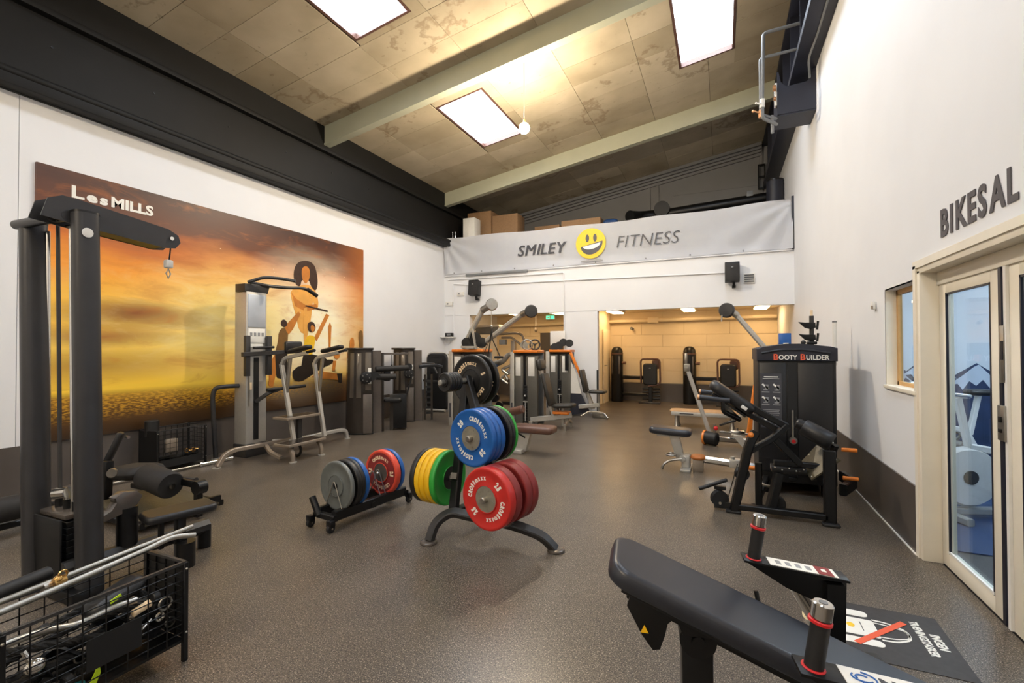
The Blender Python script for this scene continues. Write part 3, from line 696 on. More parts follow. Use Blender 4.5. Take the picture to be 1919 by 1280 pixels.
finish('pipe', MB().tube([(1.06, 7.66, 5.70), (.53, 7.66, 5.68), (.53, 7.66, 4.86), (.76, 7.98, 4.9)], .020, R=.05), 'plastic_grey', t)
finish('valve', MB().cyl((.55, 7.6, 5.05), (.55, 7.6, 4.93), .034).cyl((.55, 7.6, 4.98), (.46, 7.52, 4.98), .014), 'plastic_white', t)
finish('valve', MB().cyl((.53, 7.62, 4.90), (.53, 7.62, 4.80), .032).cyl((.53, 7.62, 4.86), (.44, 7.55, 4.88), .012).sphere((.43, 7.55, 4.88), .02), 'copper', t)
finish('drain', MB().cyl((.70, 7.9, 4.92), (.70, 7.9, 4.66), .022), 'plastic_grey', t)
def pendant(x, y, lb):
    t = thing('pendant_lamp', lb, 'lamp', (x, y, 5.0), 0, 'bare pendant globes on thin wires', world=True)
    finish('wire', MB().cyl((x, y, 5.08), (x, y, zc(x) - .014), .004, n=6), 'print_cream', t)
    finish('socket', MB().cyl((x, y, 5.06), (x, y, 5.13), .022, .016), 'brass', t)
    finish('bulb', MB().sphere((x, y, 4.99), .085, 20), 'globe', t)
pendant(-2.85, 6.9, 'glowing bare globe on a thin wire beside the roof light')

pendant(-2.85, -2.4, 'glowing bare globe added unseen behind the camera')  # extra unseen lamp, added to lift the light near the camera
# --- things stored on the loft ---
def carton(c, s, m, lb):
    t = thing('storage_box', lb, 'box', (c[0], c[1], c[2] - s[2] / 2), 0, 'boxes stored on the loft', world=True)
    finish('body', MB().box(c, s, bev=.006), m, t)
    finish('flap_tape', MB().box((c[0], c[1] - s[1] / 2 - .001, c[2]), (.04, .004, s[2] * .98)), m, t)
struct('floor_loft', MB().box(((XL + XR) / 2, (YB + .16 + YE) / 2, 3.45), (XR - XL, YE - YB - .16, .1)), 'board_back')
carton((-6.03, 10.95, 4.20), (.34, .34, 1.40), 'plastic_white', 'tall white box standing on the loft behind the banner corner')
carton((-6.05, 11.65, 4.36), (.72, .5, 1.72), 'cardboard', 'brown cardboard box on the loft next to the white box')
carton((-5.28, 11.65, 4.28), (.74, .5, 1.56), 'cardboard', 'wider brown cardboard box on the loft toward the gable')
carton((-4.25, 12.1, 4.13), (.7, .5, 1.26), 'cardboard', 'low brown cardboard box on the loft near the cornice')
for k, x in enumerate((-6.48, -6.40)):
    t = thing('bottle', 'clear bottle standing on the loft edge, %s the corner' % ('nearest' if k == 0 else 'second from'), 'bottle', (x, 10.72, 4.2), 0, 'clear bottles on the loft edge', world=True)
    finish('body', MB().lathe([(.030, 4.2), (.032, 4.22), (.032, 4.42), (.012, 4.49), (.012, 4.53)], (x, 10.72, 0), Z3, 14), 'chrome', t)
    finish('cap', MB().cyl((x, 10.72, 4.53), (x, 10.72, 4.56), .014), 'plastic_white', t)
carton((-3.2, 11.6, 4.1), (1.0, .4, 1.2), 'cardboard', 'flat topped brown box behind the smiley on the loft')
t = thing('ventilation_duct', 'dark ventilation duct lying along the loft behind the banner', 'duct', (-.2, 12.5, 4.7), 0, world=True)
finish('pipe', MB().cyl((-1.75, 12.5, 4.86), (.98, 12.5, 5.0), .13, n=24), 'black_metal', t)
finish('elbow', MB().tube([(-1.55, 12.5, 4.88), (-1.9, 12.4, 4.86), (-2.1, 12.0, 4.8)], .14, n=20, R=.2), 'black_metal', t)
finish('end_cap', MB().cyl((-1.36, 12.28, 4.98), (-1.36, 12.4, 4.98), .19, n=28), 'matt_black', t)
finish('damper', MB().box((.62, 12.5, 5.08), (.14, .2, .22), bev=.01), 'plastic_grey', t)
t = thing('fan_drum', 'dark grey fan drum on the loft against the white wall', 'fan', (1.10, 12.0, 4.6), 0, world=True)
finish('drum', MB().cyl((1.10, 12.0, 4.5), (1.10, 12.0, 5.22), .17, n=28, bev=.01), 'navy_paint', t)
finish('flange', MB().cyl((1.10, 12.0, 5.20), (1.10, 12.0, 5.235), .175, n=28), 'black_metal', t)
t = thing('roof_bracket', 'black open bracket on the gable below the girder', 'bracket', (.98, 13.6, 5.6), 0, world=True)
for z in (5.55, 5.85, 6.15): finish('rung', MB().box((.95, 13.55, z), (.14, .05, .04)), 'black_metal', t)
for x in (.88, 1.02): finish('side', MB().box((x, 13.55, 5.85), (.03, .05, .64)), 'black_metal', t)
solo('blue_bag', MB().pad((-2.35, 10.95, 3.99), (.36, .24, .98), None, .10, .06), 'navy_vinyl', 'tall blue bag standing behind the banner beside the duct', 'bag', (-2.35, 10.95, 3.5))
# =====================================================================
# PLATE RACK AND PLATES
def plate(name, label, face, axis, D, th, m, hub='hub_grey', word=None, num=None, tm='print_white', group=None, ringm=None, rot=0.0, facem=None):
    """face = centre of the face toward the viewer, axis = direction away from the viewer"""
    face = V(face); ax = V(axis).normalized(); R = D / 2
    t = thing(name, label, 'weight plate', (face.x, face.y, face.z - R), 0, group, world=True)
    e = .005
    prof = [(.02, 0), (R * .40, 0), (R * .44, e), (R * .86, e), (R * .90, 0), (R - .010, 0), (R - .003, .003), (R, .010), (R, th - .010), (R - .003, th - .003), (R - .010, th),
            (R * .90, th), (R * .86, th - e), (R * .44, th - e), (R * .40, th), (.02, th)]
    finish('body', MB().lathe(prof, face, ax, 56), m, t, smooth=50)
    if facem: finish('face', MB().lathe([(R * .44, e - .0005), (R * .88, e - .0008), (R * .88, e + .002), (R * .44, e + .002)], face, ax, 48), facem, t)
    if hub:
        finish('hub', MB().lathe([(.026, -.002), (R * .41, -.002), (R * .41, .004), (.026, .004)], face, ax, 36), hub, t)
        if hub == 'hub_grey':
            n = -ax; r_ = Z3.cross(n).normalized()
            for k in range(5):
                a = 2 * PI * k / 5 + .4; p = face + n * .003 + (r_ * math.sin(a) + Z3 * math.cos(a)) * (R * .31)
                finish('bolt', MB().cyl(p, p + n * .003, .006, n=8), 'steel', t)
        finish('hub_rim', MB().ring(face - ax * .001, ax, R * .43, .004, 40, 6), ringm or m, t)
    if word:
        n = -ax; r_ = Z3.cross(n).normalized(); size = R * .205
        def ringtext(txt, th0, step, sz, bold, rad):
            b = MB()
            for i, ch in enumerate(txt):
                a = th0 + step * i
                d = r_ * math.sin(a) + Z3 * math.cos(a); x = r_ * math.cos(a) - Z3 * math.sin(a)
                b.text(ch, sz, face - ax * (-e + .0015) + d * (R * rad), x, d, .002, align='CENTER', bold=bold, sx=.66)
            finish('lettering', b, tm, t, smooth=0)
        for off in (0, PI):
            ringtext('CROSS', off + rot - .80, .175, size, .0028, .60); ringtext('maxx', off + rot + .10, .19, size * 1.15, .0012, .60)
            if num: ringtext(num, off + rot + 1.46, .19, size * 1.3, .004, .58)
    return t
A_ = V((.218, .976, 0)); B_ = V((.976, -.218, 0))
rt = thing('plate_rack', 'black pyramid weight plate rack with curved legs in mid floor', 'plate rack', (-1.65, 3.25, 0), 0, world=True)
apex = V((-2.035, 3.60, 1.24)); lb_ = V((-1.97, 3.27, .20)); rb_ = V((-1.42, 3.12, .22))
finish('leg', MB().rtube([lb_, apex], .075, .06, up=A_), 'black_metal', rt)
finish('leg', MB().rtube([rb_, apex], .075, .06, up=A_), 'black_metal', rt)
finish('base_arch', MB().rtube([(-2.07, 3.08, .02), (-2.055, 3.13, .14), (-1.98, 3.24, .205), (-1.70, 3.20, .205), (-1.42, 3.20, .20), (-1.22, 3.28, .12), (-1.14, 3.33, .015)], .07, .055, R=.12, up=Z3), 'dark_metal', rt)
finish('base_spine', MB().rtube([(-1.97, 3.27, .20), (-1.90, 3.75, .16), (-1.88, 3.95, .015)], .065, .05, R=.10), 'black_metal', rt)
for x, y in ((-2.075, 3.075), (-1.135, 3.335), (-1.88, 3.97)):
    finish('foot', MB().lathe([(.02, 0), (.062, 0), (.066, .004), (.064, .016), (.05, .022), (.02, .022)], (x, y, 0), Z3, 24), 'taupe_light', rt)
red_f = V((-1.559, 3.029, .415)); blue_f = V((-1.787, 3.225, .801)); top_r = V((-2.03, 3.55, 1.218))
finish('peg', MB().cyl(red_f - A_ * .045, red_f + A_ * .36, .024, bev=.006), 'steel', rt)
finish('peg', MB().cyl(blue_f - A_ * .045, blue_f + A_ * .36, .024, bev=.006), 'steel', rt)
finish('peg', MB().cyl(top_r - A_ * .30, top_r + A_ * .26, .024, bev=.006), 'steel', rt)
gr = V((-2.077, 3.399, .42)); LW = V((-.995, .10, 0))
finish('peg', MB().cyl(gr - LW * .1, gr + LW * .36, .024, bev=.006), 'steel', rt)
finish('gusset', MB().bar(lb_ + V((0, 0, .28)), gr - LW * .08, .05, .05), 'black_metal', rt)
finish('gusset', MB().bar(V((-1.52, 3.22, .415)), V((-1.56, 3.24, .415)), .09, .06), 'black_metal', rt)
finish('crossbar', MB().rtube([V((-1.99, 3.40, .62)), V((-1.63, 3.30, .60))], .05, .05), 'black_metal', rt)
gp = 'bumper plates on the pyramid rack'
plate('bumper_plate', 'red lettered bumper plate lowest and frontmost on the rack', red_f, A_, .45, .072, 'plate_red', word=1, num='25', group=gp, rot=-.75)
plate('bumper_plate', 'plain red bumper plate right behind the lettered red one', red_f + A_ * .075, A_, .45, .072, 'plate_maroon', group=gp)
plate('bumper_plate', 'faded red bumper plate just past the gap, lower rack peg', red_f + A_ * .205, A_, .45, .075, 'plate_maroon', group=gp)
plate('bumper_plate', 'faded red bumper plate at the far end of the lower peg', red_f + A_ * .283, A_, .45, .075, 'plate_maroon', group=gp)
plate('bumper_plate', 'blue lettered bumper plate facing out on the middle peg', blue_f, A_, .45, .05, 'plate_blue', word=1, num='20', group=gp, rot=.75)
plate('bumper_plate', 'second blue bumper plate in the middle stack', blue_f + A_ * .053, A_, .45, .05, 'plate_blue', group=gp)
plate('bumper_plate', 'third blue bumper plate in the middle stack', blue_f + A_ * .106, A_, .45, .05, 'plate_blue', group=gp)
plate('bumper_plate', 'black bumper plate behind the blue stack', blue_f + A_ * .215, A_, .45, .035, 'plate_black', hub='plate_black', group=gp)
plate('bumper_plate', 'second black bumper plate between the blue stack and the green plate', blue_f + A_ * .254, A_, .45, .035, 'plate_black', hub='plate_black', group=gp)
plate('bumper_plate', 'green bumper plate at the far end of the middle peg', blue_f + A_ * .293, A_, .45, .03, 'plate_green', hub='plate_black', group=gp)
plate('bumper_plate', 'black bumper plate with cream lettering on the top peg', V((-2.021, 3.644, 1.218)), A_, .45, .035, 'plate_black', hub='plate_black', word=1, num='5', tm='print_cream', group=gp, rot=-.3)
plate('bumper_plate', 'second black bumper plate with cream lettering on the top peg', V((-2.021, 3.644, 1.218)) + A_ * .10, A_, .45, .035, 'plate_black', hub='plate_black', word=1, num='10', tm='print_cream', group=gp, rot=.2)
nth = ('outermost', 'second', 'third', 'fourth', 'innermost')
for k in range(5):
    plate('change_plate', 'tiny black change plate on the top peg, %s of five' % nth[k], top_r - A_ * (.245 - k * .030), A_, .16, .026, 'plate_black', hub='plate_black', group='tiny change plates on the top peg')
cols = [('plate_green', 'green bumper plate on the side peg, against the rack leg'), ('plate_yellow', 'yellow bumper plate next to the green one on the side peg'), ('plate_yellow', 'middle yellow bumper plate on the side peg'),
        ('plate_yellow', 'outer yellow bumper plate on the side peg'), ('plate_black', 'black bumper plate at the outer end of the side peg')]
for k, (c, lb) in enumerate(cols):
    plate('bumper_plate', lb, gr + LW * (.052 * k), LW, .45, .050, c, hub='plate_black' if k == 0 else 'hub_grey', group=gp)

# ---- low rolling cart with plates ----
c0, c1 = V((-3.04, 2.99, 0)), V((-2.935, 3.80, 0)); cd = (c1 - c0).normalized(); cn = V((cd.y, -cd.x, 0))
ct = thing('plate_cart', 'low black rolling cart on castors holding upright plates', 'plate cart', (c0 + c1) / 2, 0, world=True)
for s_ in (-1, 1):
    finish('side_rail', MB().rtube([c0 + cn * (.10 * s_) + Z3 * .115, c1 + cn * (.10 * s_) + Z3 * .115], .05, .085), 'black_metal', ct)
for k in (0, .5, 1):
    p = c0.lerp(c1, k); finish('cross_rail', MB().rtube([p - cn * .13 + Z3 * .10, p + cn * .13 + Z3 * .10], .05, .05), 'black_metal', ct)
for p in (c0, c1):
    for s_ in (-1, 1):
        q = p + cn * (.13 * s_) - (cd * .05 if p == c0 else -cd * .03)
        w_ = finish('castor', MB().cyl(q - cn * .016 + Z3 * .036, q + cn * .016 + Z3 * .036, .036, bev=.005), 'rubber_black', ct)
        finish('fork', MB().box(q + Z3 * .075, (.05, .06, .05), (0, 0, math.atan2(cd.y, cd.x)), .006), 'black_metal', w_)
        finish('axle', MB().cyl(q - cn * .022 + Z3 * .036, q + cn * .022 + Z3 * .036, .008), 'chrome', w_)
pe = c0 - cd * .02 - cn * .06
finish('handle_socket', MB().cyl(pe + Z3 * .10, pe - cn * .09 + Z3 * .24, .028), 'black_metal', ct)
for k in (0.1, .17, .30, .36, .62, .70):
    p = c0.lerp(c1, k); finish('wire_divider', MB().tube([p - cn * .11 + Z3 * .13, p - cn * .01 + Z3 * .36, p + cn * .01 + Z3 * .36, p + cn * .11 + Z3 * .13], .005, n=6, R=.01), 'steel', ct)
gp = 'plates standing in the low cart'
cz = .325
def cplate(k, th, m, lb, D=.42, **kw): return plate('cart_plate', lb, c0.lerp(c1, k) + Z3 * (cz - .21 + D / 2), cd, D, th, m, group=gp, **kw)
cplate(.12, .035, 'plate_grey', 'grey iron plate standing at the cart handle end', hub='plate_grey', ringm='plate_grey')
cplate(.20, .05, 'plate_black', 'black plate directly behind the grey iron plate', hub='plate_black')
cplate(.262, .035, 'plate_black', 'second black plate in the cart, touching the blue plate', hub='plate_black')
cplate(.312, .04, 'plate_blue', 'blue plate in the cart behind the black plates', hub='plate_black')
cplate(.74, .06, 'plate_orange_red', 'bright red lettered plate at the far end of the cart', word=1, num='25', rot=.0, hub='taupe_light', tm='print_cream', facem='plate_maroon')
cplate(.83, .04, 'plate_blue', 'blue plate hidden behind the bright red one in the cart')
b_ = c0.lerp(c1, .735) + Z3 * .325
gp_ = c0.lerp(c1, .12) + Z3 * .325
finish('bar_end', MB().cyl(gp_ - cd * .004, gp_ + cd * .3, .026), 'matt_black', ct)
finish('pin', MB().cyl(b_ - cd * .03, b_ + cd * .05, .014).sphere(b_ - cd * .03, .018), 'chrome', ct)
# =====================================================================
# LAT TOWER (close on the mural side)
t = thing('lat_tower', 'tall dark grey twin column lat pulldown tower beside the wire basket', 'weight machine', (-3.75, 1.6, 0), 0, world=True)
oval = [(.085 * math.cos(a), .055 * math.sin(a)) for a in [2 * PI * k / 20 for k in range(20)]]
oval = [(math.copysign(abs(x / .085) ** .75 * .085, x), math.copysign(abs(y / .055) ** .75 * .055, y)) for x, y in oval]
oval = [(y * .95, x * .80) for x, y in oval][::-1]
def col_(p0, p1): return MB().tube([p0, p1], 0, prof=oval, up=Y3)
c_ = finish('column', col_((-3.53, 1.60, .02), (-3.625, 1.60, 2.345)), 'column_grey', t)
finish('badge', MB().lathe([(.001, 0), (.030, 0), (.030, .004), (.001, .005)], (-3.563, 1.585, 2.215), X3, 20), 'chrome', c_)
finish('column_cap', MB().tube([(-3.625, 1.60, 2.34), (-3.626, 1.60, 2.352)], 0, prof=[(x * 1.03, y * 1.03) for x, y in oval], up=Y3), 'black_metal', c_)
c_ = finish('column', col_((-3.96, 1.52, .02), (-4.135, 1.55, 2.325)), 'column_grey', t)
finish('column_cap', MB().tube([(-4.135, 1.55, 2.32), (-4.136, 1.55, 2.332)], 0, prof=[(x * 1.03, y * 1.03) for x, y in oval], up=Y3), 'black_metal', c_)
finish('crossbar', MB().cyl((-4.20, 1.49, 2.31), (-3.65, 1.525, 2.315), .03), 'column_grey', t)
arm = [(1.40, 2.29), (1.43, 2.40), (1.50, 2.435), (1.58, 2.43), (2.10, 2.365), (2.17, 2.33), (2.185, 2.28), (2.15, 2.235), (2.08, 2.225), (1.62, 2.265)]
for x in (-3.655, -3.80): finish('arm_plate', MB().prism(arm, (x, 0, 0), Y3, Z3, .008), 'column_grey', t, smooth=15)
finish('arm_pulley', MB().lathe([(.01, -.02), (.055, -.02), (.045, 0), (.055, .02), (.01, .02)], (-3.725, 2.11, 2.30), X3, 24), 'black_metal', t)
finish('arm_pulley', MB().lathe([(.01, -.02), (.055, -.02), (.045, 0), (.055, .02), (.01, .02)], (-3.725, 1.50, 2.34), X3, 24), 'black_metal', t)
finish('arm_bolt', MB().cyl((-3.64, 2.12, 2.30), (-3.66, 2.12, 2.30), .014, n=12), 'chrome', t)
finish('arm_spacer', MB().box((-3.727, 1.82, 2.255), (.135, .5, .010), (-.09, 0, 0)), 'black_metal', t)
cb = finish('cable', MB().cyl((-3.70, 2.15, 2.30), (-3.70, 2.13, 2.10), .005, n=8), 'black_metal', t)
finish('cable_ball', MB().box((-3.70, 2.13, 2.12), (.045, .05, .06), bev=.01), 'plastic_white', cb)
finish('carabiner', MB().tube([(-3.70, 2.13, 2.09), (-3.70, 2.145, 2.05), (-3.70, 2.13, 2.015), (-3.70, 2.115, 2.05)], .005, n=6, closed=True), 'steel', cb)
finish('cable', MB().cyl((-3.885, 1.60, .55), (-3.95, 1.60, 2.33), .012, n=8), 'dark_metal', t)
for xa, xb in ((-4.02, -4.075), (-3.715, -3.785)):
    finish('guide_rod', MB().cyl((xa, 1.60, .1), (xb, 1.60, 2.28), .013, n=12), 'chrome', t)
for k in range(10):
    finish('weight_block', MB().box((-3.80, 1.60, .085 + k * .038), (.30, .13, .035), bev=.003, seg=1), 'matt_black', t)
finish('stack_top', MB().box((-3.80, 1.60, .475), (.31, .15, .03), bev=.004), 'taupe_light', t)
finish('stack_cover', MB().box((-3.80, 1.50, .24), (.34, .012, .46), bev=.003), 'matt_black', t)
for x in (-3.70, -3.90, -3.80): finish('stack_bush', MB().cyl((x, 1.60, .49), (x, 1.60, .55), .02), 'black_metal', t)
finish('stack_clamp', MB().cyl((-3.86, 1.57, .585), (-3.76, 1.59, .60), .034).cyl((-3.80, 1.60, .55), (-3.80, 1.60, .62), .014), 'chrome', t)
finish('base_tube', MB().rtube([(-3.62, 1.50, .17), (-3.60, 2.36, .155)], .10, .10, c=.3), 'dark_metal', t)
finish('base_beam', MB().box((-3.76, 1.56, .035), (.62, .16, .07), bev=.01), 'black_metal', t)
finish('end_foot', MB().cyl((-3.40, 2.08, 0), (-3.40, 2.08, .17), .06, n=24), 'black_metal', t); finish('end_foot', MB().cyl((-3.60, 2.34, 0), (-3.60, 2.34, .15), .045, n=20), 'black_metal', t)
finish('knee_post', MB().tube([(-3.62, 1.84, .12), (-3.62, 1.84, .45)], 0, prof=[(x * .9, y * .85) for x, y in oval], up=Y3), 'black_metal', t)
finish('knee_bracket', MB().prism([(1.64, .425), (1.74, .455), (1.77, .50), (1.75, .535), (1.80, .562), (1.88, .55), (1.915, .51), (1.88, .455), (1.80, .425), (1.70, .40)], (-3.62, 0, 0), Y3, Z3, .07, .006), 'taupe_light', t)
finish('seat', MB().pad((-3.42, 2.05, .385), (.23, .42, .05), Matrix.Rotation(.0, 4, 'X') @ Matrix.Rotation(-.25, 4, 'Z'), .05, .015), 'vinyl_black', t)
finish('seat_post', MB().bar((-3.46, 2.08, .02), (-3.46, 2.08, .36), .055, .05, .004).bar((-3.50, 1.98, .14), (-3.50, 1.98, .36), .025, .025), 'black_metal', t)
finish('seat_bracket', MB().bar((-3.58, 2.08, .17), (-3.42, 2.08, .17), .05, .05), 'black_metal', t)

# HIP THRUST BENCH behind the tower
t = thing('hip_thrust_bench', 'black hip thrust bench with foam rollers behind the lat tower', 'bench', (-5.1, 2.75, 0), 0, world=True)
finish('foot_plate', MB().box((-4.68, 2.62, .10), (.78, .62, .02), (0, .10, 0), .004), 'diamond_plate', t)
finish('foot_plate_lip', MB().box((-4.30, 2.62, .11), (.03, .64, .05)), 'black_metal', t)
finish('frame', MB().rtube([(-5.7, 2.3, .06), (-4.3, 2.3, .06)], .05, .05).rtube([(-5.7, 2.95, .06), (-4.3, 2.95, .06)], .05, .05).rtube([(-5.35, 2.3, .05), (-5.35, 2.95, .05)], .05, .05), 'black_metal', t)
r1 = finish('roller', MB().lathe([(.02, 0), (.105, 0), (.115, .015), (.115, .36), (.10, .38), (.02, .38)], (-4.42, 2.58, .30), (-.92, .02, .12), 26), 'foam', t)
finish('roller_cap', MB().cyl((-4.40, 2.58, .297), (-4.425, 2.58, .30), .024), 'chrome', r1)
finish('back_pad', MB().pad((-5.02, 2.60, .36), (.50, .34, .11), Matrix.Rotation(-.1, 4, 'Y'), .08, .05), 'foam', t)
finish('roller_bar', MB().cyl((-4.30, 2.72, .33), (-5.2, 2.62, .33), .022), 'dark_metal', t)
finish('side_arm', MB().bar((-4.22, 2.70, .30), (-4.75, 2.66, .33), .05, .06, .006).cyl((-4.22, 2.66, .28), (-4.22, 2.74, .28), .06), 'black_metal', t)
finish('side_leg', MB().bar((-4.24, 2.70, .02), (-4.24, 2.70, .28), .05, .05), 'black_metal', t)
finish('upright', MB().bar((-5.15, 2.45, .06), (-5.12, 2.45, .48), .06, .06, .005), 'black_metal', t)
finish('handle', MB().bar((-5.22, 2.48, .44), (-5.14, 2.56, .72), .085, .05, .016), 'vinyl_black', t)
finish('knob', MB().cyl((-4.80, 2.33, .44), (-4.76, 2.30, .44), .036).cyl((-5.14, 2.6, .67), (-5.10, 2.6, .67), .014), 'steel', t)
finish('hook', MB().tube([(-5.35, 1.72, .20), (-5.36, 1.72, .40), (-5.45, 1.70, .52)], .018, R=.04), 'steel', t)
finish('side_roller', MB().cyl((-5.25, 1.55, .22), (-5.25, 1.95, .22), .10, bev=.02), 'foam', t)
finish('rail', MB().rtube([(-5.35, 1.6, .06), (-5.35, 2.4, .06)], .05, .05).bar((-5.35, 1.75, .05), (-5.35, 1.75, .22), .05, .05), 'black_metal', t)

# BARBELL on the floor along the mural wall
t = thing('barbell', 'steel barbell lying on the floor along the mural wall', 'barbell', (-6.10, 3.2, 0), 0, world=True)
p0, p1 = V((-6.17, 2.10, .026)), V((-6.05, 4.31, .026)); d = (p1 - p0).normalized()
finish('shaft', MB().cyl(p0 + d * .42, p1 - d * .42, .014), 'steel', t)
for p, s_ in ((p0, 1), (p1, -1)):
    finish('sleeve', MB().cyl(p, p + d * (.42 * s_), .025, bev=.003), 'chrome', t); q = p + d * (.42 * s_)
    finish('collar', MB().cyl(q - d * .015, q + d * .015, .038, bev=.003), 'chrome', t)

# WIRE BASKETS
def basket(name, lb, x0, x1, y0, y1, z0, z1, nv, nh, world=True):
    t = thing(name, lb, 'basket', ((x0 + x1) / 2, (y0 + y1) / 2, 0), 0, world=True)
    for x in (x0, x1):
        for y in (y0, y1): finish('post', MB().box((x, y, (z1) / 2), (.022, .022, z1), bev=.002, seg=1), 'black_metal', t)
    for x in (x0, x1): finish('top_rail', MB().box((x, (y0 + y1) / 2, z1), (.014, y1 - y0, .012)), 'dark_metal', t)
    for y in (y0, y1): finish('top_rail', MB().box(((x0 + x1) / 2, y, z1), (x1 - x0, .014, .012)), 'dark_metal', t)
    finish('tray', MB().box(((x0 + x1) / 2, (y0 + y1) / 2, z0), (x1 - x0, y1 - y0, .012)), 'black_metal', t)
    for k in range(1, nh):
        z = z0 + (z1 - z0) * k / nh
        for x in (x0, x1): finish('wire', MB().cyl((x, y0, z), (x, y1, z), .0028, n=5), 'black_metal', t)
        for y in (y0, y1): finish('wire', MB().cyl((x0, y, z), (x1, y, z), .0028, n=5), 'black_metal', t)
    for k in range(1, nv):
        y = y0 + (y1 - y0) * k / nv
        for x in (x0, x1): finish('wire', MB().cyl((x, y, z0), (x, y, z1), .0028, n=5), 'black_metal', t)
    for k in range(1, max(2, nv // 2)):
        x = x0 + (x1 - x0) * k / max(2, nv // 2)
        for y in (y0, y1): finish('wire', MB().cyl((x, y, z0), (x, y, z1), .0028, n=5), 'black_metal', t)
    for x in (x0, x1):
        for y in (y0, y1):
            for z in (z0 + .04, z1 - .03): finish('screw', MB().sphere((x + (.012 if x == x1 else -.012), y, z), .006, 8), 'steel', t)
    return t
t = basket('wire_basket', 'black wire basket full of cable attachments at the lower corner', -2.68, -2.375, .815, 1.452, .10, .472, 8, 9)
finish('end_panel', MB().box((-2.53, 1.458, .285), (.29, .006, .36)), 'matt_black', t)
finish('front_panel', MB().box((-2.372, 1.165, .245), (.004, .20, .13)), 'matt_black', t)
t = basket('wire_basket', 'black wire basket against the wall below the mural', -6.55, -6.20, 3.46, 4.04, .06, .505, 8, 8)
finish('end_panel', MB().box((-6.375, 3.452, .28), (.34, .006, .44)), 'matt_black', t)
finish('front_panel', MB().box((-6.197, 3.75, .10), (.004, .5, .09)), 'matt_black', t)
def solo3(*a): return solo(*a)
# contents of the corner basket
b = MB().tube([(-2.50, .60, .489), (-2.55, 1.0, .495), (-2.60, 1.42, .512), (-2.62, 1.53, .525), (-2.58, 1.63, .505)], .013, n=10, R=.08)
cb = solo('curl_bar', b, 'steel', 'long steel pulldown bar lying across the corner basket', 'bar', (-2.6, 1.2, .487))
solo('straight_bar', MB().cyl((-2.585, .62, .498), (-2.655, 1.66, .53), .011).cyl((-2.61, 1.02, .497), (-2.615, 1.09, .498), .02), 'steel', 'straight steel bar lying beside the bent one on the corner basket', 'bar', (-2.63, 1.2, .487))
t = thing('bar_swivel', 'brass swivel eye clipped on the bars over the corner basket', 'swivel', (-2.59, 1.06, .50), 0, world=True)
finish('body', MB().sphere((-2.585, 1.06, .52), .02, 12).cyl((-2.585, 1.045, .51), (-2.585, 1.085, .515), .02), 'brass', t)
finish('eye', MB().ring((-2.58, 1.075, .54), X3, .014, .005, 14, 6), 'brass', t)
solo('padded_bar', MB().cyl((-2.70, .86, .50), (-2.76, 1.10, .50), .03, bev=.004).cyl((-2.698, .85, .50), (-2.70, .865, .50), .031), 'matt_black', 'black padded handle propped on the rim of the corner basket', 'handle', (-2.73, .98, .47))
solo('curl_bar', MB().tube([(-2.40, .62, .40), (-2.42, .86, .415), (-2.46, .98, .385), (-2.47, 1.08, .345), (-2.45, 1.20, .365), (-2.44, 1.28, .36)], .014, n=10, R=.06), 'steel', 'wavy chrome curl bar leaning inside the corner basket', 'bar', (-2.44, 1.0, .33))
def rope(pts, r, lb):
    pts = fillet(pts, .08, 8); b = MB(); m = len(pts) - 1; fine = []
    for i in range(m):
        for k in range(4): fine.append(pts[i].lerp(pts[i + 1], k / 4))
    for ph in (0, 2 * PI / 3, 4 * PI / 3):
        s_ = []; acc = 0
        for i, p in enumerate(fine):
            d = (fine[min(i + 1, len(fine) - 1)] - fine[max(i - 1, 0)])
            acc += 0 if i == 0 else (p - fine[i - 1]).length
            if d.length < 1e-6: continue
            x, y, _ = frame_from(d); a = ph + acc * 60
            s_.append(p + x * (r * .5 * math.cos(a)) + y * (r * .5 * math.sin(a)))
        b.tube(s_, r * .62, n=6)
    t = thing('triceps_rope', lb, 'rope', V(pts[0]), 0, 'ropes in the corner basket', world=True)
    finish('strands', b, 'rope_black', t)
    for p, q in ((pts[0], pts[1]), (pts[-1], pts[-2])): finish('end_stop', MB().cyl(p + (p - q).normalized() * .03, p, r * 1.6, bev=.004), 'rubber_black', t)
rope([(-2.60, .90, .26), (-2.52, 1.08, .33), (-2.48, 1.22, .33), (-2.47, 1.36, .32)], .016, 'black braided rope lying highest in the corner basket')
rope([(-2.46, .86, .22), (-2.44, 1.02, .25), (-2.50, 1.12, .20), (-2.55, 1.00, .18), (-2.48, .90, .17)], .017, 'black braided rope coiled at the basket post')
rope([(-2.62, 1.05, .32), (-2.60, 1.2, .36), (-2.55, 1.33, .36), (-2.50, 1.40, .28)], .015, 'black braided rope draped behind the chrome bar')
rope([(-2.52, .86, .34), (-2.44, .98, .33), (-2.46, 1.12, .27), (-2.42, 1.22, .25)], .016, 'black braided rope hanging on the near side of the corner basket')
rope([(-2.60, 1.40, .2), (-2.50, 1.30, .24), (-2.44, 1.18, .20), (-2.42, 1.04, .17)], .016, 'black braided rope along the basket front panel')
rope([(-2.64, .88, .16), (-2.58, 1.05, .2), (-2.62, 1.25, .2), (-2.6, 1.38, .26)], .018, 'black braided rope against the back of the corner basket')
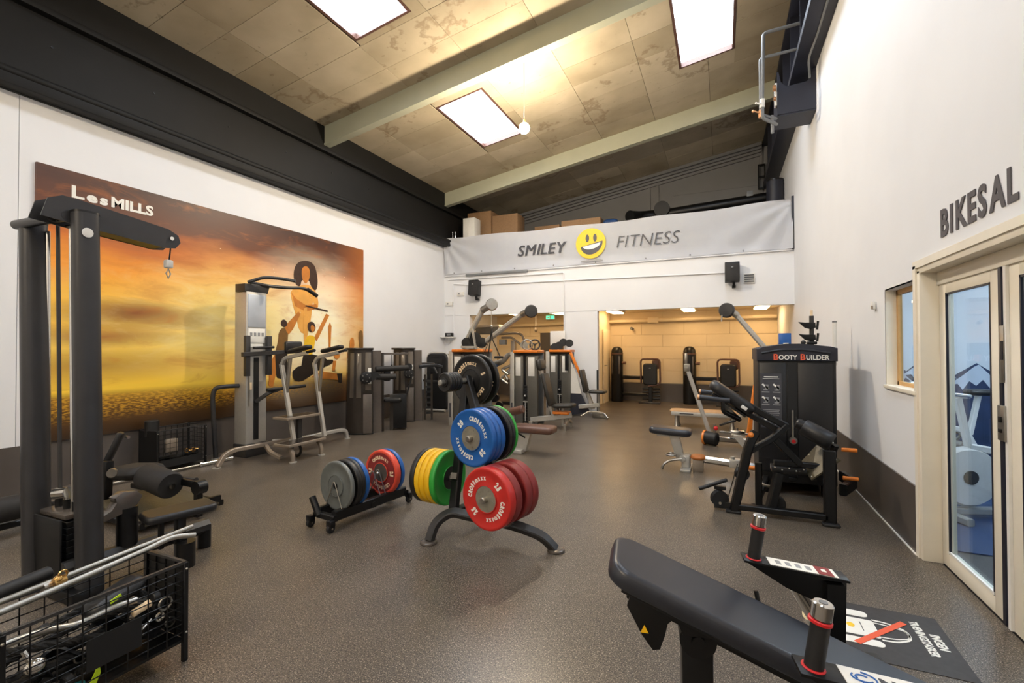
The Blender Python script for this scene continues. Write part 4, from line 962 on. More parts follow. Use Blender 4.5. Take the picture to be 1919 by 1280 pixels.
for k, (x, y, z, r, lb) in enumerate(((-2.50, .98, .21, .5, 'black nylon strap folded under the coiled rope'), (-2.55, 1.18, .23, -.4, 'black nylon strap heaped in the middle of the corner basket'), (-2.50, 1.33, .17, .2, 'black nylon strap at the panelled end of the corner basket'))):
    t = thing('nylon_strap', lb, 'strap', (x, y, z - .05), 0, 'black straps in the corner basket', world=True)
    finish('band', MB().tube([(x - .06, y - .10, z - .03), (x + .03, y - .05, z + .05), (x - .02, y + .03, z + .06), (x + .05, y + .09, z), (x - .03, y + .12, z - .04)], 0, R=.05, prof=[(-.035, -.006), (.035, -.006), (.035, .006), (-.035, .006)]), 'vinyl_black', t)
    finish('ring', MB().ring((x + .05, y + .10, z + .01), X3, .022, .004, 14, 6), 'steel', t)
t = thing('ankle_strap', 'black fabric strap with a lime logo in the corner basket', 'strap', (-2.55, 1.24, .34), 0, world=True)
finish('band', MB().pad((-2.55, 1.25, .37), (.13, .24, .07), Matrix.Rotation(.3, 4, 'X'), .05, .03), 'vinyl_black', t)
finish('logo', MB().box((-2.482, 1.22, .385), (.004, .045, .016), (.3, 0, 0)), 'lime', t)
t = thing('carabiner_handle', 'steel carabiner and swivel in the end of the corner basket', 'carabiner', (-2.42, 1.38, .25), 0, world=True)
finish('loop', MB().ring((-2.41, 1.385, .30), X3, .028, .005, 18, 6), 'steel', t)
finish('eye', MB().ring((-2.40, 1.355, .255), X3, .016, .006, 16, 6), 'chrome', t)
t = thing('stirrup_handle', 'chrome stirrup handle low in the corner basket', 'handle', (-2.42, 1.26, .20), 0, world=True)
finish('frame', MB().tube([(-2.42, 1.22, .22), (-2.40, 1.28, .235), (-2.42, 1.33, .25)], .007, R=.02), 'chrome', t)
finish('grip', MB().cyl((-2.43, 1.26, .31), (-2.43, 1.33, .325), .017), 'print_cream', t)
t = thing('chrome_ball_handle', 'shiny chrome ball handle near the basket corner post', 'handle', (-2.40, .885, .11), 0, world=True)
finish('ball', MB().sphere((-2.415, .925, .285), .036, 18, (.7, 1, .85)), 'chrome', t)
finish('stem', MB().cyl((-2.42, .915, .30), (-2.44, .90, .35), .010), 'chrome', t)
finish('strap', MB().tube([(-2.42, .94, .27), (-2.45, .98, .2), (-2.46, .95, .112)], 0, prof=[(-.015, -.003), (.015, -.003), (.015, .003), (-.015, .003)]), 'vinyl_black', t)
solo('lime_tag', MB().prism([(1.07, .10), (1.10, .16), (1.115, .20), (1.12, .15), (1.10, .10)], (-2.385, 0, 0), Y3, Z3, .004), 'lime', 'lime green fabric tag hanging through the basket wires', 'tag', (-2.385, 1.09, .10))
solo('teal_band', MB().tube([(-2.44, .98, .115), (-2.42, 1.03, .13), (-2.43, 1.08, .115)], .014, R=.03), 'teal', 'teal rubber band at the bottom of the corner basket', 'band', (-2.43, 1.03, .10))
solo('black_belt', MB().tube([(-2.6, .9, .14), (-2.5, 1.1, .15), (-2.58, 1.3, .14), (-2.46, 1.38, .16)], 0, R=.08, prof=[(-.03, -.008), (.03, -.008), (.03, .008), (-.03, .008)]), 'vinyl_black', 'black dip belt folded along the basket bottom', 'belt', (-2.53, 1.1, .11))
# contents of the wall basket
solo('foam_cylinder', MB().cyl((-6.42, 3.52, .42), (-6.42, 3.52, .62), .075, n=24, bev=.008), 'rubber_black', 'short black cylinder standing in the end of the wall basket', 'roller', (-6.42, 3.52, .41))
solo('leather_mitt', MB().pad((-6.28, 3.66, .30), (.05, .15, .17), None, .02, .015), 'beige_metal', 'tan leather pad inside the wall basket', 'pad', (-6.28, 3.66, .215))
solo('chain_links', MB().ring((-6.26, 3.84, .20), X3, .025, .007, 14, 6).ring((-6.26, 3.88, .20), Z3, .025, .007, 14, 6).ring((-6.26, 3.92, .20), X3, .025, .007, 14, 6).ring((-6.26, 3.96, .205), Z3, .025, .007, 14, 6), 'brass', 'loose brass chain links in the wall basket', 'chain', (-6.26, 3.9, .17))
solo('wall_basket_rope', MB().tube([(-6.5, 3.6, .12), (-6.3, 3.75, .14), (-6.45, 3.9, .13), (-6.28, 3.98, .16)], .03, R=.08), 'rope_black', 'thick black rope heaped at the bottom of the wall basket', 'rope', (-6.4, 3.8, .07))
# =====================================================================
# ASSISTED DIP AND CHIN TOWER
t = thing('dip_chin_tower', 'silver assisted dip and chin-up tower in front of the mural athletes', 'weight machine', (-5.8, 4.9, 0), 0, world=True)
finish('column', MB().box((-6.115, 4.62, 1.235), (.23, .32, 2.12), bev=.006), 'silver_paint', t)
finish('front_panel', MB().box((-5.996, 4.62, 2.03), (.008, .27, .46), bev=.003), 'panel_blue_reflection', t)
lbz = finish('label_panel', MB().box((-5.996, 4.62, 1.68), (.008, .26, .20), bev=.002), 'print_white', t)
for k in range(4): finish('pictogram', MB().box((-5.990, 4.53 + k * .06, 1.70), (.003, .035, .05)), 'print_grey', lbz)
finish('label_strip', MB().box((-5.995, 4.62, 1.545), (.008, .19, .045)), 'print_white', t)
finish('stack_slot', MB().box((-5.996, 4.615, .80), (.01, .075, 1.15)), 'matt_black', t)
finish('stack_edge', MB().box((-5.990, 4.50, 1.05), (.006, .02, .7)), 'steel', t)
finish('label_strip', MB().box((-5.994, 4.52, .98), (.006, .05, .10)), 'print_cream', t)
for y in (4.45, 4.79): finish('side_bracket', MB().box((-5.965, y, 1.40), (.05, .07, .56), bev=.004), 'dark_metal', t)
finish('head', MB().prism([(4.44, 2.29), (4.80, 2.29), (4.84, 2.42), (4.44, 2.40)], (-6.10, 0, 0), Y3, Z3, .20, .006), 'dark_metal', t)
finish('chin_bar', MB().tube([(-6.0, 4.48, 2.42), (-5.85, 4.62, 2.50), (-5.75, 4.86, 2.50), (-5.62, 4.95, 2.47)], .022, R=.08), 'dark_metal', t)
finish('chin_bar', MB().tube([(-6.05, 4.55, 2.43), (-5.98, 4.80, 2.40), (-5.95, 5.10, 2.41), (-5.92, 5.38, 2.44), (-5.90, 5.60, 2.34)], .024, R=.10), 'dark_metal', t)
finish('chin_bar_grip', MB().cyl((-5.905, 5.42, 2.425), (-5.898, 5.61, 2.335), .030, bev=.006), 'rubber_black', t)
finish('cross_rail', MB().rtube([(-5.94, 4.36, 1.42), (-5.92, 5.32, 1.46)], .045, .06), 'dark_metal', t)
finish('cross_rail_grip', MB().cyl((-5.90, 4.50, 1.51), (-5.90, 4.82, 1.52), .018), 'rubber_black', t)
finish('back_pad', MB().pad((-5.90, 5.16, 1.52), (.06, .30, .17), None, .02, .02), 'vinyl_black', t)
for y, xa, xb in ((4.85, -5.52, -5.78), (5.40, -5.52, -5.73)):
    finish('post', MB().rtube([(xa, y, .17), (xb, y, 1.28)], .055, .055), 'silver_paint', t)
    finish('post_brace', MB().rtube([(xb + .10, y, .85), (xb + .02 + .12, y + .03, 1.36)], .045, .045), 'steel', t)
    finish('arm_tube', MB().rtube([(xb, y, 1.26), (xb + .06, y, 1.36), (xb + .50, y, 1.44)], .05, .05, R=.05), 'silver_paint', t)
    finish('arm_pad', MB().pad((xb + .36, y, 1.49), (.40, .11, .06), Matrix.Rotation(-.18, 4, 'Y'), .03, .02), 'vinyl_black', t)
    finish('handle', MB().cyl((xb + .50, y, 1.45), (xb + .62, y, 1.47), .02).sphere((xb + .63, y, 1.472), .024, 10), 'rubber_black', t)
finish('knee_lever', MB().tube([(-5.97, 4.60, .76), (-5.80, 4.66, .88), (-5.74, 4.80, .93)], 0, R=.04, prof=[(-.03, -.02), (.03, -.02), (.03, .02), (-.03, .02)]), 'dark_metal', t)
finish('knee_bar', MB().cyl((-5.74, 4.58, .93), (-5.72, 5.22, .94), .024, bev=.004), 'rubber_black', t)
for k, (x, z, y0, y1) in enumerate(((-5.28, .225, 4.43, 5.06), (-5.58, .53, 4.66, 5.25))):
    s_ = finish('step', MB().box((x, (y0 + y1) / 2, z), (.29, y1 - y0, .035), bev=.006), 'beige_metal', t)
    finish('step_tread', MB().box((x, (y0 + y1) / 2, z + .017), (.23, y1 - y0 - .05, .006)), 'taupe_gloss', s_)
for y in (4.52, 5.0): finish('step_leg', MB().rtube([(-5.17, y, .01), (-5.17, y, .12), (-5.24, y, .21), (-5.36, y, .21)], .05, .04, R=.07), 'beige_metal', t)
finish('step_post', MB().rtube([(-5.58, 4.98, .16), (-5.58, 4.98, .52)], .07, .07), 'dark_metal', t)
finish('step_wheel', MB().ring((-5.40, 4.78, .10), Y3, .085, .018, 24, 8), 'rubber_black', t)
finish('base_rail', MB().rtube([(-5.80, 3.93, .015), (-5.80, 4.02, .15), (-5.80, 4.15, .185), (-5.75, 5.05, .17), (-5.55, 5.3, .16)], .055, .055, R=.08), 'beige_metal', t)
finish('base_rail', MB().rtube([(-5.95, 4.85, .16), (-5.72, 4.95, .165), (-5.72, 5.92, .165), (-5.72, 6.06, .14), (-5.72, 6.08, .015)], .055, .055, R=.10), 'silver_paint', t)
finish('base_rail', MB().rtube([(-6.1, 4.6, .15), (-5.78, 4.6, .17), (-5.55, 4.48, .11), (-5.36, 4.50, .05)], .05, .05, R=.08), 'beige_metal', t)
finish('base_box', MB().box((-6.10, 4.62, .09), (.26, .36, .18), bev=.006), 'dark_metal', t)
for x, y in ((-5.80, 3.92), (-5.72, 6.085), (-5.17, 4.52), (-5.17, 5.0), (-6.31, 4.25)): finish('foot', MB().cyl((x, y, 0), (x, y, .012), .05, n=16), 'silver_paint', t)
finish('side_loop', MB().tube([(-6.31, 4.25, .01), (-6.31, 4.20, .86), (-6.29, 4.22, .97), (-6.2, 4.30, .985), (-6.14, 4.46, .985)], .03, R=.12), 'dark_metal', t)

# CABINET MACHINES along the mural wall
def cabinet_machine(lb, loc, rz):
    t = thing('cabinet_machine', lb, 'weight machine', loc, rz, 'taupe cabinet machines along the wall')
    W = .29; prof = [(-W, .0), (-W * .9, -.14), (-W * .45, -.22), (W * .1, -.24), (W * .62, -.20), (W * .66, .02), (W * .5, .30), (-W * .6, .30)]
    b = MB(); rings = []
    for z, k in ((.03, 1.0), (.5, .985), (1.47, .93)): rings.append([V((x * k, y * k, z)) for x, y in prof])
    b._addgrid(rings); finish('shell', b, 'taupe_gloss', t, smooth=25)
    finish('top_cap', MB().prism([(x * 1.06 - .01, y * 1.06) for x, y in prof], (0, 0, 1.49), X3, Y3, .04, .012), 'taupe_gloss', t)
    finish('plinth', MB().prism([(x * 1.0, y * 1.0) for x, y in prof], (0, 0, .018), X3, Y3, .034), 'matt_black', t)
    finish('smoked_window', MB().box((-.175, -.182, 1.03), (.075, .01, .78), (-.03, 0, -.55), .004), 'smoke_window', t)
    finish('smoked_window', MB().box((-.06, -.222, 1.03), (.085, .01, .78), (-.03, 0, -.14), .004), 'smoke_window', t)
    finish('clear_window', MB().box((.095, -.216, 1.10), (.10, .012, .66), (-.03, 0, .12), .004), 'smoke_window', t)
    finish('instruction_sheet', MB().box((.12, -.224, 1.02), (.05, .008, .28), (-.03, 0, .12)), 'print_white', t)
    finish('lower_panel', MB().box((.085, -.237, .36), (.15, .012, .68), (-.01, 0, .13), .006), 'taupe_light', t)
    finish('side_column', MB().rtube([(.245, -.06, .0), (.235, -.055, 1.46)], .07, .16), 'taupe_light', t)
    hub = finish('lever_hub', MB().lathe([(.01, 0), (.10, 0), (.105, .02), (.10, .07), (.06, .085), (.01, .085)], (.06, -.25, .99), -Y3, 26), 'matt_black', t)
    for k in range(5): finish('hub_bolt', MB().cyl((.06 + .06 * math.cos(k * 1.256), -.335, .99 + .06 * math.sin(k * 1.256)), (.06 + .06 * math.cos(k * 1.256), -.342, .99 + .06 * math.sin(k * 1.256)), .009, n=8), 'steel', hub)
    return t
def roller_arms(t):
    finish('roller', MB().lathe([(.015, 0), (.045, 0), (.05, .01), (.05, .58), (.045, .59), (.015, .59)], (.22, -.14, 1.13), (.9, .22, .02), 20), 'foam', t)
    finish('roller', MB().lathe([(.015, 0), (.045, 0), (.05, .01), (.05, .34), (.045, .35), (.015, .35)], (.22, -.27, 1.00), (.9, .1, .0), 20), 'foam', t)
    finish('roller_bracket', MB().prism([(.04, .90), (.20, .95), (.30, 1.02), (.24, 1.09), (.06, 1.08)], (0, -.30, 0), X3, Z3, .03), 'matt_black', t)
    finish('rack_post', MB().bar((.34, .05, 0), (.34, .05, 1.42), .05, .05, .004), 'taupe_gloss', t)
    finish('rack_bar', MB().rtube([(.32, .05, 1.40), (.80, .08, 1.40)], .03, .035), 'taupe_light', t)
    finish('rack_strap', MB().cyl((.50, .06, 1.38), (.50, .06, 1.14), .006).cyl((.50, .06, 1.2), (.50, .06, 1.08), .014), 'matt_black', t)
    finish('back_pad', MB().pad((.42, .12, 1.02), (.12, .08, .24), None, .03, .02), 'vinyl_black', t)
    finish('seat', MB().pad((.52, .10, .56), (.32, .26, .07), None, .05, .02), 'vinyl_black', t)
    finish('seat_post', MB().bar((.50, .12, 0), (.50, .12, .53), .06, .06), 'taupe_gloss', t)
    finish('stack_cover', MB().box((.62, .18, .34), (.30, .16, .62), bev=.01), 'black_metal', t)
c1_ = cabinet_machine('nearer taupe cabinet leg machine with black roller arms', (-5.86, 6.62, 0), math.radians(40))
roller_arms(c1_)
c2_ = cabinet_machine('farther taupe cabinet machine between the roller arms and the black cabinet', (-6.03, 8.12, 0), math.radians(34))
finish('lever', MB().cyl((.06, -.30, 1.12), (.06, -.34, 1.12), .075, n=20), 'matt_black', c2_)
finish('lever_rod', MB().bar((.14, -.32, .98), (-.02, -.34, .42), .03, .03), 'matt_black', c2_)
finish('lever_arm', MB().rtube([(.26, -.1, 1.12), (.62, .0, 1.14), (.75, .0, 1.10)], .11, .06), 'vinyl_black', c2_)
finish('side_ladder', MB().bar((.38, .0, 0), (.38, .0, .95), .04, .04).bar((.52, .0, 0), (.52, .0, .95), .04, .04), 'taupe_gloss', c2_)
for k in range(7): finish('ladder_rung', MB().box((.45, 0, .14 + k * .11), (.12, .03, .04)), 'matt_black', c2_)

t = thing('black_cabinet_machine', 'black rounded cabinet machine with silver rim in the far corner', 'weight machine', (-6.2, 9.6, 0), 0, world=True)
finish('shell', MB().pad((-6.22, 9.66, .70), (.58, 1.34, .22), Matrix.Rotation(PI / 2, 4, 'X'), .12, .03), 'matt_black', t)
finish('rim', MB().tube([(-6.52, 9.60, .04), (-6.52, 9.60, 1.39), (-5.92, 9.60, 1.39), (-5.92, 9.60, .04)], .018, R=.16), 'silver_paint', t)
finish('window', MB().box((-6.22, 9.545, .98), (.34, .012, .56), bev=.005), 'black_metal', t)
finish('sheet', MB().box((-6.12, 9.536, .92), (.07, .006, .40)), 'dark_metal', t)
finish('lever', MB().tube([(-6.6, 9.30, 1.10), (-6.3, 9.2, 1.12), (-6.05, 9.2, 1.06), (-5.98, 9.2, .92)], .022, R=.06), 'dark_metal', t)
finish('pad', MB().pad((-6.30, 9.2, 1.13), (.42, .22, .07), None, .04, .02), 'vinyl_black', t)
finish('knob_row', MB().cyl((-6.45, 9.35, .74), (-6.0, 9.35, .72), .025).sphere((-6.2, 9.33, .735), .03, 10).sphere((-6.0, 9.33, .72), .026, 10), 'dark_metal', t)
finish('foot_bar', MB().cyl((-6.5, 9.45, .04), (-5.92, 9.45, .04), .03), 'silver_paint', t)

# =====================================================================
# SILVER AND ORANGE CABLE STATIONS
def tower_body(t, x0, x1, y0, y1, h, cap=True):
    w_ = x1 - x0; xm = (x0 + x1) / 2; ym = (y0 + y1) / 2
    finish('side_panel', MB().box((x0 + .045, ym, h / 2), (.09, y1 - y0, h), bev=.008), 'silver_paint', t)
    finish('back_panel', MB().box((xm + .045, y1 - .03, h / 2), (w_ - .09, .06, h - .04), bev=.004), 'plastic_grey', t)
    xa, xb = x0 + .10, x1; sw = (xb - xa)
    for xc, ww in ((xa + sw * .19, sw * .36), (xa + sw * .78, sw * .44)):
        f_ = finish('shroud', MB().box((xc, y0 + .04, h / 2 - .02), (ww, .07, h - .10), bev=.012), 'shroud_grey', t)
        finish('placard', MB().box((xc - ww * .08, y0 + .002, h - .28), (ww * .62, .006, .36), bev=.002), 'plastic_white', f_)
    for k in range(14): finish('weight_block', MB().box((xa + sw * .47, y0 + .09, .08 + k * .052), (sw * .2, .08, .046), bev=.003, seg=1), 'matt_black', t)
    finish('guide_rod', MB().cyl((xa + sw * .47, y0 + .09, .1), (xa + sw * .47, y0 + .09, h - .08), .012), 'steel', t)
    finish('stack_pin', MB().box((xa + sw * .50, y0 + .02, .47), (sw * .34, .02, .022)).cyl((xa + sw * .48, y0 + .0, .10), (xa + sw * .48, y0 + .0, .46), .012).sphere((xa + sw * .44, y0 + .03, .58), .022, 10), 'silver_paint', t)
    if cap: finish('top_cap', MB().box((xm + .045, ym - .01, h + .01), (w_ - .06, y1 - y0 + .02, .055), bev=.016), 'orange', t)
    finish('label_strip', MB().box((x0 + .04, y0 - .003, .30), (.035, .006, .28)), 'print_dark', t)
def spoked(o, ax, R, m, t, name='pulley'):
    o = V(o); x, y, z = frame_from(ax); p = finish(name, MB().ring(o, ax, R, R * .17, 24, 8).cyl(o - z * .015, o + z * .015, R * .24), m, t)
    for k in range(3):
        a = k * 2.094 + .5; d = x * math.cos(a) + y * math.sin(a); finish('spoke', MB().bar(o + d * R * .15, o + d * R * .9, R * .16, .016), m, p)
    return p
def cable_head(t, o, d, m='dark_metal'):
    o = V(o); h = finish('pulley_head', MB().lathe([(.02, -.05), (.10, -.045), (.115, -.02), (.115, .02), (.10, .045), (.02, .05)], o, d, 26), m, t)
    z = V(d).normalized(); finish('head_bolt', MB().cyl(o - z * .05, o - z * .062, .028), 'steel', h)
    return h
t = thing('dual_cable_station', 'silver dual cable station with two raised arms and orange cap', 'weight machine', (-4.5, 8.0, 0), 0, world=True)
tower_body(t, -4.86, -4.12, 7.88, 8.3, 1.44)
a1, a2 = V((-4.58, 7.95, 1.50)), V((-4.12, 7.92, 2.24))
finish('arm', MB().rtube([a1, a2], .10, .085, c=.25), 'silver_paint', t)
finish('arm', MB().rtube([V((-4.08, 7.95, 1.62)), V((-3.28, 7.85, 2.12))], .095, .085, c=.25), 'silver_paint', t)
finish('arm_neck', MB().cyl(a2 - V((.03, 0, .03)), a2 + V((.13, 0, .05)), .065, bev=.01), 'steel', t)
finish('arm_neck', MB().cyl((-3.30, 7.85, 2.10), (-3.18, 7.82, 2.15), .06, bev=.01), 'steel', t)
cable_head(t, (-3.93, 7.90, 2.31), (.55, -.8, .1), 'steel'); cable_head(t, (-3.10, 7.80, 2.15), (.4, -.9, 0))
for x, z, R in ((-4.47, 1.60, .10), (-4.30, 1.68, .12), (-4.16, 1.60, .10), (-4.36, 1.54, .08)): finish('pivot_wheel', MB().lathe([(.02, -.04), (R, -.035), (R * .85, 0), (R, .035), (.02, .04)], (x, 7.92, z), (0.2, -1, 0), 24), 'black_metal', t)
finish('pivot_bracket', MB().bar((-4.24, 7.86, 1.48), (-4.32, 7.86, 1.86), .05, .03).box((-4.40, 7.90, 1.51), (.26, .16, .05), bev=.008), 'silver_paint', t)
finish('carabiner', MB().tube([(-4.37, 7.84, 1.86), (-4.35, 7.84, 1.78), (-4.37, 7.84, 1.68), (-4.39, 7.84, 1.78)], .008, n=6, closed=True), 'steel', t)
finish('cable', MB().cyl((-3.90, 7.82, 2.22), (-3.885, 7.80, 1.86), .006, n=8).sphere((-3.885, 7.80, 1.90), .03, 10), 'steel', t)
t = thing('training_straps', 'black fabric straps with handles hanging from the raised cable arm', 'straps', (-3.885, 7.78, 1.2), 0, world=True)
for x in (-4.06, -3.95, -3.70):
    finish('strap', MB().tube([(-3.885, 7.80, 1.84), (-3.89 + (x + 3.885) * .15, 7.79, 1.66), (x, 7.78, 1.34)], 0, prof=[(-.016, -.004), (.016, -.004), (.016, .004), (-.016, .004)]), 'matt_black', t)
finish('grip', MB().cyl((-3.80, 7.76, 1.33), (-3.64, 7.76, 1.33), .024).cyl((-4.12, 7.76, 1.30), (-3.98, 7.76, 1.30), .024), 'rubber_black', t)
def press_parts(t, x, y, z):
    finish('press_arm', MB().tube([(x, y, z), (x + .20, y - .02, z + .06), (x + .30, y - .02, z + .18), (x + .36, y - .02, z + .20)], .05, R=.08, taper=lambda u: 1.2 - .4 * u), 'steel', t)
    for k, (dx, dz) in enumerate(((.16, -.10), (.24, -.20), (.14, -.28))): finish('linkage', MB().tube([(x + .36, y, z - .02 - k * .06), (x + dx, y - .02, z + dz), (x + .30, y - .03, z + dz - .10)], .028, R=.06), 'steel', t)
    finish('grip', MB().cyl((x - .10, y - .02, z - .10), (x + .08, y - .04, z - .02), .035).cyl((x - .06, y, z - .42), (x + .06, y - .05, z - .40), .05), 'navy_vinyl', t)
    finish('lower_pulley', MB().cyl((x + .02, y, z - .66), (x + .02, y - .06, z - .66), .09).cyl((x + .12, y, z - .80), (x + .12, y - .06, z - .80), .07), 'black_metal', t)
    finish('base_plate', MB().box((x + .10, y, .06), (.5, .3, .10), bev=.01), 'black_metal', t)
def seat_unit(t, x, y, s=1.0, head=True):
    finish('seat_rail', MB().rtube([(x - .04, y, 1.28), (x + .28, y, .22)], .085, .06), 'silver_paint', t)
    finish('backrest', MB().pad((x + .175, y - .01, .72), (.075, .30, .62), Matrix.Rotation(-.26, 4, 'Y'), .03, .02), 'vinyl_olive', t)
    if head: finish('head_rest', MB().pad((x + .03, y - .01, 1.18), (.11, .30, .22), Matrix.Rotation(-.22, 4, 'Y'), .05, .04), 'vinyl_olive', t)
    finish('seat', MB().pad((x + .49, y, .43), (.40, .34, .07), Matrix.Rotation(-.06, 4, 'Y'), .08, .025), 'vinyl_olive', t)
    finish('seat_post', MB().bar((x + .46, y, .05), (x + .46, y, .40), .045, .045), 'steel', t)
    finish('base_rail', MB().rtube([(x - .18, y + .02, .13), (x + .30, y, .20), (x + .62, y, .26)], .09, .10, R=.05), 'silver_paint', t)
    finish('base_pedal', MB().box((x + .44, y, .30), (.30, .22, .05), bev=.012), 'orange', t)
    finish('base_foot', MB().rtube([(x + .56, y - .20, .10), (x + .56, y, .18), (x + .56, y + .20, .10)], .05, .05, R=.06).box((x + .56, y - .20, .05), (.04, .04, .1)).box((x + .56, y + .20, .05), (.04, .04, .1)), 'steel', t)
    finish('base_block', MB().box((x - .15, y, .06), (.08, .2, .12), bev=.01), 'steel', t)
t = thing('cable_press_station', 'silver station with orange cap and spoked pulleys, nearer of the seated pair', 'weight machine', (-3.4, 8.45, 0), 0, world=True)
tower_body(t, -3.78, -3.21, 8.38, 8.75, 1.42)
press_parts(t, -4.13, 8.42, 1.18)
spoked((-3.44, 8.45, 1.56), (.3, -.95, 0), .095, 'steel', t); spoked((-3.31, 8.52, 1.56), (.5, -.85, 0), .095, 'dark_metal', t)
seat_unit(t, -3.17, 8.40)
t = thing('cable_row_station', 'silver station with orange edge strip beside the white pillar', 'weight machine', (-3.2, 10.1, 0), 0, world=True)
tower_body(t, -3.62, -3.05, 9.98, 10.3, 1.42)
for x, z in ((-3.32, 1.55), (-3.22, 1.62), (-3.08, 1.60), (-3.42, 1.52)): finish('pulley', MB().lathe([(.02, -.03), (.085, -.03), (.07, 0), (.085, .03), (.02, .03)], (x, 10.02, z), (.4, -.9, 0), 22), 'dark_metal', t)
for x in (-3.14, -3.10): finish('chain', MB().tube([(x, 9.95, 1.36), (x, 9.95, 1.0)], .02, n=6), 'black_metal', t)
finish('edge_strip', MB().bar((-3.04, 9.98, 1.40), (-2.80, 9.98, .86), .03, .06, .004), 'orange', t)
finish('edge_rail', MB().rtube([(-2.84, 10.02, .96), (-2.55, 10.02, .18)], .09, .08), 'silver_paint', t)
finish('side_sheet', MB().prism([(-3.05, .45), (-2.80, .45), (-2.92, .92), (-3.05, 1.2)], (0, 10.04, 0), X3, Z3, .02), 'plastic_white', t)
finish('lower_sheet', MB().prism([(-3.1, .02), (-2.62, .10), (-2.82, .50), (-3.1, .50)], (0, 10.03, 0), X3, Z3, .02), 'navy_paint', t)
finish('backrest', MB().pad((-2.74, 9.98, .78), (.075, .30, .50), Matrix.Rotation(-.22, 4, 'Y'), .04, .02), 'vinyl_olive', t)
finish('seat', MB().pad((-2.44, 9.98, .56), (.36, .32, .06), None, .06, .02), 'vinyl_olive', t)
finish('seat_post', MB().bar((-2.42, 9.98, .05), (-2.42, 9.98, .54), .045, .045), 'steel', t)
finish('base_rail', MB().rtube([(-2.85, 9.98, .22), (-2.40, 9.98, .28)], .09, .09), 'silver_paint', t)
finish('base_foot', MB().rtube([(-2.75, 9.75, .05), (-2.6, 9.85, .14), (-2.30, 9.9, .12), (-2.2, 9.85, .02)], .045, .045, R=.05), 'steel', t)
finish('base_block', MB().box((-2.42, 10.05, .05), (.3, .1, .1), bev=.01), 'steel', t)
solo('floor_post', MB().cyl((-2.56, 10.46, 0), (-2.56, 10.46, 1.0), .022), 'matt_black', 'thin black post standing at the edge of the wide opening', 'post', (-2.56, 10.46, 0))
# brown bench behind the plate rack
t = thing('brown_bench', 'brown vinyl bench on a silver leg right behind the plate rack', 'bench', (-2.5, 6.3, 0), 0, world=True)
finish('seat', MB().pad((-2.47, 6.30, .345), (.64, .30, .10), None, .06, .03), 'vinyl_brown', t)
finish('leg', MB().prism([(-2.80, .02), (-2.58, .02), (-2.50, .30), (-2.72, .30)], (0, 6.30, 0), X3, Z3, .09, .008), 'silver_paint', t)
finish('brace', MB().bar((-2.95, 6.3, .14), (-2.66, 6.3, .28), .05, .06).box((-2.85, 6.3, .03), (.5, .3, .06), bev=.01), 'silver_paint', t)
finish('roller', MB().cyl((-2.84, 6.33, .56), (-2.62, 6.28, .62), .06, bev=.015), 'vinyl_brown', t)
finish('roller_post', MB().bar((-2.86, 6.34, .06), (-2.86, 6.34, .56), .05, .05), 'silver_paint', t)
finish('lever', MB().bar((-2.70, 6.25, .28), (-2.58, 6.25, .22), .02, .02), 'black_metal', t)
# =====================================================================
# GLUTE MACHINE WITH ITS CABINET
t = thing('glute_machine', 'black glute machine with lettered weight cabinet by the white wall', 'weight machine', (.6, 5.3, 0), 0, world=True)
finish('cabinet', MB().box((.68, 5.95, .79), (.69, .78, 1.34), bev=.01), 'matt_black', t)
finish('top_cover', MB().prism([(.325, 1.36), (1.035, 1.36), (1.035, 1.49), (.98, 1.505), (.74, 1.535), (.60, 1.535), (.38, 1.50), (.325, 1.485)], (0, 5.94, 0), X3, Z3, .82, .012), 'navy_paint', t)
finish('top_ridge', MB().tube([(.37, 5.525, 1.44), (.55, 5.525, 1.475), (.76, 5.525, 1.475), (.97, 5.525, 1.44)], .012, R=.03), 'vinyl_blue', t)
finish('front_panel', MB().box((.47, 5.553, .78), (.24, .012, 1.12), bev=.006), 'vinyl_black', t)
finish('front_panel', MB().box((.845, 5.553, .78), (.30, .012, 1.12), bev=.006), 'vinyl_black', t)
for x in (.475, .713): finish('letter', MB().text('B', .085, (x, 5.527, 1.372), X3, Z3, .004, bold=.002), 'bar_orange', t, smooth=0)
for ch, x in (('O', .524), ('O', .573), ('T', .619), ('Y', .652), ('U', .765), ('I', .806), ('L', .822), ('D', .851), ('E', .895), ('R', .926)): finish('letter', MB().text(ch, .068, (x, 5.527, 1.374), X3, Z3, .004, bold=.001, sx=.88), 'print_white', t, smooth=0)
pn = finish('instruction_sheet', MB().box((.455, 5.545, .95), (.19, .004, .56)), 'print_dark', t)
def pbar(pts, w_): return MB().tube([(x, 5.541, z) for x, z in pts], 0, prof=[(-w_, -.001), (w_, -.001), (w_, .001), (-w_, .001)], up=Y3)
finish('title', MB().box((.455, 5.541, 1.195), (.13, .002, .010)).box((.455, 5.541, 1.175), (.15, .002, .005)), 'print_white', pn)
for cx, cz_ in ((.405, 1.09), (.505, 1.09), (.405, .96), (.505, .96)):
    finish('pictogram', pbar([(cx - .03, cz_ + .03), (cx, cz_ + .005), (cx + .028, cz_ - .02)], .009), 'print_white', pn)
    finish('pictogram', pbar([(cx - .02, cz_ - .03), (cx + .02, cz_ - .03)], .006).box((cx + .012, 5.541, cz_), (.03, .002, .05)), 'print_grey', pn)
    finish('caption', MB().box((cx, 5.541, cz_ - .052), (.07, .002, .010)), 'print_grey', pn)
for k in range(4): finish('text_line', MB().box((.455, 5.541, .855 - k * .017), (.15 - .01 * (k % 2), .002, .006)), 'print_grey', pn)
finish('logo_row', MB().box((.42, 5.541, .755), (.065, .002, .016)).box((.48, 5.541, .755), (.022, .002, .018)).box((.53, 5.541, .755), (.04, .002, .008)), 'print_white', pn)
